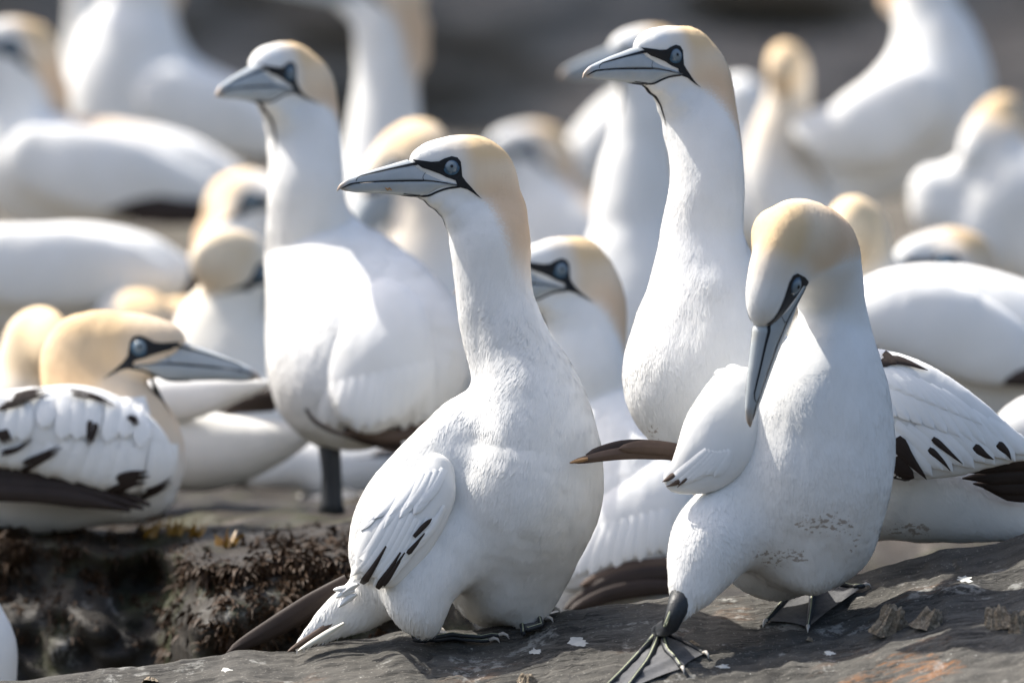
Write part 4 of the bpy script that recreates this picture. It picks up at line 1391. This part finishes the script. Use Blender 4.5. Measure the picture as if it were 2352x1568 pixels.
far("far blurred gannet head between the two tall birds, facing left", 20.3, [(.03, [(1228, 390, 62), (1235, 450, 76), (1262, 520, 105), (1300, 600, 130)]), (.04, [(1300, 540, 90), (1380, 560, 90), (1440, 600, 80)])],
    dict(o=(1195, 345), f=(-0.85, -0.5, 0.0), s=1.2, lines=False))
far("pale slanting back of a far gannet left of the tallest one", 21.0, [(.03, [(1280, 430, 60), (1340, 370, 60), (1410, 300, 70), (1480, 260, 80)])])
Gb = far("gannet with pale neck standing directly behind the tallest bird, bill parallel to it", 17.7, [(.03, [(1478, 200, 60), (1474, 260, 66), (1468, 330, 72), (1460, 400, 86), (1458, 470, 97), (1462, 540, 105), (1460, 610, 125), (1470, 700, 150), (1480, 800, 160)])],
         dict(o=(1466, 122), f=(-0.78, -0.62, -0.04), s=1.05, lines=False), h=0.007)
far("gannet seen from behind, narrow yellow nape right of the tallest bird", 19.3, [(.03, [(1812, 180, 48), (1805, 250, 55), (1785, 330, 66), (1785, 410, 78), (1830, 490, 90), (1880, 580, 110)])],
    dict(o=(1816, 165), f=(0.25, 0.95, -0.15), s=1.12, face=False, neck=False), tint=(0.80, 0.62, 0.40))
far("white breast of a far gannet beside the narrow yellow nape", 20.0, [(.03, [(1700, 230, 60), (1715, 300, 66), (1720, 380, 80), (1730, 480, 100)])])
far("large bright gannet at top right, neck leaving the picture, back turned left", 19.3, [(.03, [(2120, -110, 62), (2125, -30, 66), (2134, 40, 76), (2152, 110, 100), (2158, 190, 124), (2150, 240, 126)]), (.05, [(2110, 260, 125, .8), (2030, 300, 118, .8), (1950, 325, 92, .8), (1880, 310, 58, .7), (1835, 290, 30, .6)]), (.04, [(2060, 360, 95), (1980, 410, 70), (1950, 450, 55)])],
    dict(o=(2180, -160), f=(0.9, -0.3, 0), s=1.15, lines=False), wing=[(2090, 240, 88, .4, -.10), (2010, 290, 95, .4, -.10), (1930, 315, 70, .4, -.08), (1850, 298, 36, .4, -.04)])
far("blurred preening gannet at the right edge, head tucked into ruffled feathers", 18.8, [(.03, [(2285, 330, 70), (2310, 410, 90), (2290, 480, 100), (2260, 540, 100)]), (.02, [(2150, 440, 62), (2165, 480, 70), (2210, 420, 60)]), (.03, [(2380, 460, 110), (2400, 560, 110)])],
    dict(o=(2262, 330), f=(-0.50, -0.45, -0.75), up=(-.4, -.5, .7), s=1.15, neck=False, face=False))
far("gannet seen from behind, round buff head beyond the preening bird's neck", 16.95, [(.03, [(1965, 540, 82, .8), (1970, 610, 86, .85), (1990, 700, 110), (2000, 790, 130)])],
    dict(o=(1962, 535), f=(0.15, 0.98, -0.10), s=1.28, face=False, neck=False, dy=0.02), tint=(0.80, 0.66, 0.45))
far("low gannet head with dark eye mask showing over the broad white back", 17.6, [(.03, [(2175, 620, 75), (2200, 690, 90), (2240, 760, 100)])],
    dict(o=(2140, 603), f=(-0.85, -0.5, -0.1), s=1.25, lines=False))
far("broad-backed white gannet lying at the right edge with dark wing tip", 16.7, [(.03, [(1900, 790, 90, .7), (1980, 762, 105, .7), (2080, 742, 130, .7), (2200, 757, 148, .7), (2320, 785, 145, .7), (2440, 820, 130, .7)]), (.04, [(2000, 850, 120, .7), (2200, 870, 120, .7), (2400, 900, 110, .7)])], h=0.007,
    dark=[[(2290, 885, 10, .5, -.10), (2340, 868, 24, .5, -.11), (2420, 850, 34, .5, -.11)]], wing=[(1990, 735, 66, .4, -.075), (2110, 735, 98, .4, -.09), (2240, 785, 98, .4, -.09), (2360, 845, 55, .4, -.09)])
far("bright sliver of a gannet under the dark wing tip at the right edge", 16.3, [(.03, [(2345, 985, 60, .8), (2400, 990, 90, .8), (2500, 1010, 110, .8)])])
far("white breast of a gannet cut off by the lower left edge", 15.55, [(.03, [(-60, 1420, 70, .9), (-52, 1490, 90, .9), (-55, 1570, 92, .9)])], h=0.007)

# ================================================================== shells and weed
def barnacle(u, v, r, hgt, label, seed):
    p, n = slab_hit(u, v)
    r *= px(15); hgt *= px(15)
    V, Fc = [], []
    seg, nr = 40, 16
    for i in range(nr):
        t = i / (nr - 1)
        for j in range(seg):
            w = 2 * math.pi * j / seg
            cw, sw = math.cos(w), math.sin(w)
            rid = float(vnoise(np.array([cw * 3.2 + seed * 7.1]), np.array([sw * 3.2]), np.array([t * 1.2]), 5))
            fin = float(vnoise(np.array([cw * 9 + seed]), np.array([sw * 9]), np.array([t * 5.0]), 6))
            if t < 0.8:
                q = t / 0.8
                rad = r * (1.05 - 0.62 * q ** 0.9) * (1 + 0.30 * rid + 0.13 * fin)
                z = hgt * (q * (1 + 0.12 * rid) - 0.15) + hgt * 0.05 * fin
            else:
                q = (t - 0.8) / 0.2
                rad = r * 0.40 * (1 - 0.75 * q) * (1 + 0.3 * rid)
                z = hgt * (0.85 + 0.12 * rid) - hgt * 0.30 * q
            V.append(Vector((rad * cw + hgt * 0.18 * t, rad * sw, z)))
    for i in range(nr - 1):
        for j in range(seg):
            k = (j + 1) % seg
            Fc.append((i * seg + j, i * seg + k, (i + 1) * seg + k, (i + 1) * seg + j))
    Fc.append(tuple(range((nr - 1) * seg, nr * seg)))
    rr = random.Random(seed)
    o = link("barnacle", mesh("barnacle", V, Fc, False), SHELL)
    o.location = p
    o.rotation_euler = (rr.uniform(-.3, .1), rr.uniform(-.3, .3), rr.uniform(0, 6))
    tag(o, label, "barnacle", "barnacles on the slate slab")


barnacle(2045, 1445, 42, 62, "largest brown barnacle, peaked, right of the webbed foot", 1)
barnacle(2128, 1440, 36, 50, "pale-topped barnacle leaning beside the largest one", 2)
barnacle(2300, 1432, 40, 46, "brown barnacle near the right edge beside the white shell", 3)
barnacle(2345, 1445, 30, 44, "whitish shell at the very right edge of the slate", 4)
barnacle(1212, 1570, 26, 26, "brown barnacle cut by the bottom edge of the picture", 5)
barnacle(1588, 1482, 17, 14, "small pale barnacle behind the walking foot", 6)
barnacle(1860, 1470, 10, 8, "tiny barnacle in front of the spread webbed foot", 7)
barnacle(345, 1566, 20, 12, "flat pale barnacle at the bottom left of the slab", 8)

# wrack hanging over the ledge: many short flat fronds
V, Fc = [], []


def frond(p, d, L, w, bend, V, Fc, n=4):
    d = d.normalized()
    side = d.cross(Vector((rng.normal(), rng.normal(), rng.normal()))).normalized()
    q = p.copy()
    k0 = len(V)
    for i in range(n + 1):
        t = i / n
        ww = w * (0.5 + 0.8 * math.sin(min(1.0, t * 1.1 + 0.12) * math.pi))
        V.append(q - side * ww); V.append(q + side * ww)
        q = q + d * (L / n)
        d = (d + bend * (1.0 / n) + Vector(rng.normal(0, 0.12, 3))).normalized()
    for i in range(n):
        a = k0 + 2 * i
        Fc.append((a, a + 1, a + 3, a + 2))


for c in range(1300):
    u = rng.uniform(-60, 900)
    rim = 1222 + 62 * float(sm(330, 430, np.array(u)))
    v = rng.normal(rim - 6, 30) if rng.random() < 0.55 else rim + abs(rng.normal(0, 150))
    if v < 1185 or v > 1560: continue
    if vnoise(np.array([u * 0.009]), np.array([v * 0.012]), None, 91)[0] < -0.1 and rng.random() < 0.8:
        continue
    sz = rng.uniform(0.5, 1.3)
    lean = Vector((rng.normal(0, .5), -0.4, rng.normal(0, .3)))
    for i in range(rng.integers(5, 22)):
        uu, vv = u + rng.normal(0, 11), v + rng.normal(0, 9)
        p, n = ground_hit(uu, min(vv, 1560))
        frond(p - n * 0.002, n * 0.25 + lean + Vector(rng.normal(0, .3, 3)), rng.uniform(0.007, 0.022) * sz, rng.uniform(0.0009, 0.0024) * sz, Vector((0, -0.1, -1.6)), V, Fc)
wr = link("seaweed", mesh("seaweed", V, Fc), WEED)
tag(wr, "dark brown wrack hanging down the shaded face of the ledge", "seaweed", kind="stuff")
for k, (u, v, lab) in enumerate([(352, 1212, "golden wrack sprig nearest the resting spotted bird"), (405, 1208, "golden wrack sprig in the middle of three on the ledge rim"), (450, 1212, "golden wrack sprig nearest the standing bird's leg"), (520, 1235, "low golden wrack tuft on the ledge rim under the standing bird")]):
    p, n = ground_hit(u, v + 22)
    V, Fc = [], []
    for i in range(16):
        frond(p + Vector((rng.normal(0, .006), rng.normal(0, .006), 0)), Vector((rng.normal(0, .5), rng.normal(0, .3), 1)), rng.uniform(0.012, 0.030), rng.uniform(0.0015, 0.0035), Vector((0, 0, -0.3)), V, Fc)
    o = link("seaweed_sprig", mesh("seaweed_sprig", [q - p for q in V], Fc), WEEDY)
    o.location = p
    tag(o, lab, "seaweed", "golden wrack sprigs")

# dried splashes of guano on the slab
GUANO = mat_simple("dried_guano", (0.50, 0.50, 0.47), 0.9, 0.2, 90, 0.3, 0.001, 0.1)
for k, (u, v, r) in enumerate([(1329, 1474, 20), (1229, 1496, 15), (1660, 1530, 12), (1905, 1500, 11), (2215, 1330, 16), (520, 1538, 10)]):
    V, Fc = [], []
    n = 22
    ph = [rng.uniform(0.5, 1.2) for j in range(n)]
    for ring in (0.0, 0.55, 1.0):
        for j in range(n):
            a = 2 * math.pi * j / n
            k2 = ring * r * ph[j]
            p, nn = slab_hit(u + k2 * math.cos(a) * 1.3, v + k2 * math.sin(a) * 0.55)
            V.append(p + nn * (0.0016 - 0.0010 * ring))
    for i in range(2):
        for j in range(n):
            q = (j + 1) % n
            Fc.append((i * n + j, i * n + q, (i + 1) * n + q, (i + 1) * n + j))
    link("guano_splash", mesh("guano_splash", V, Fc), GUANO, slab)
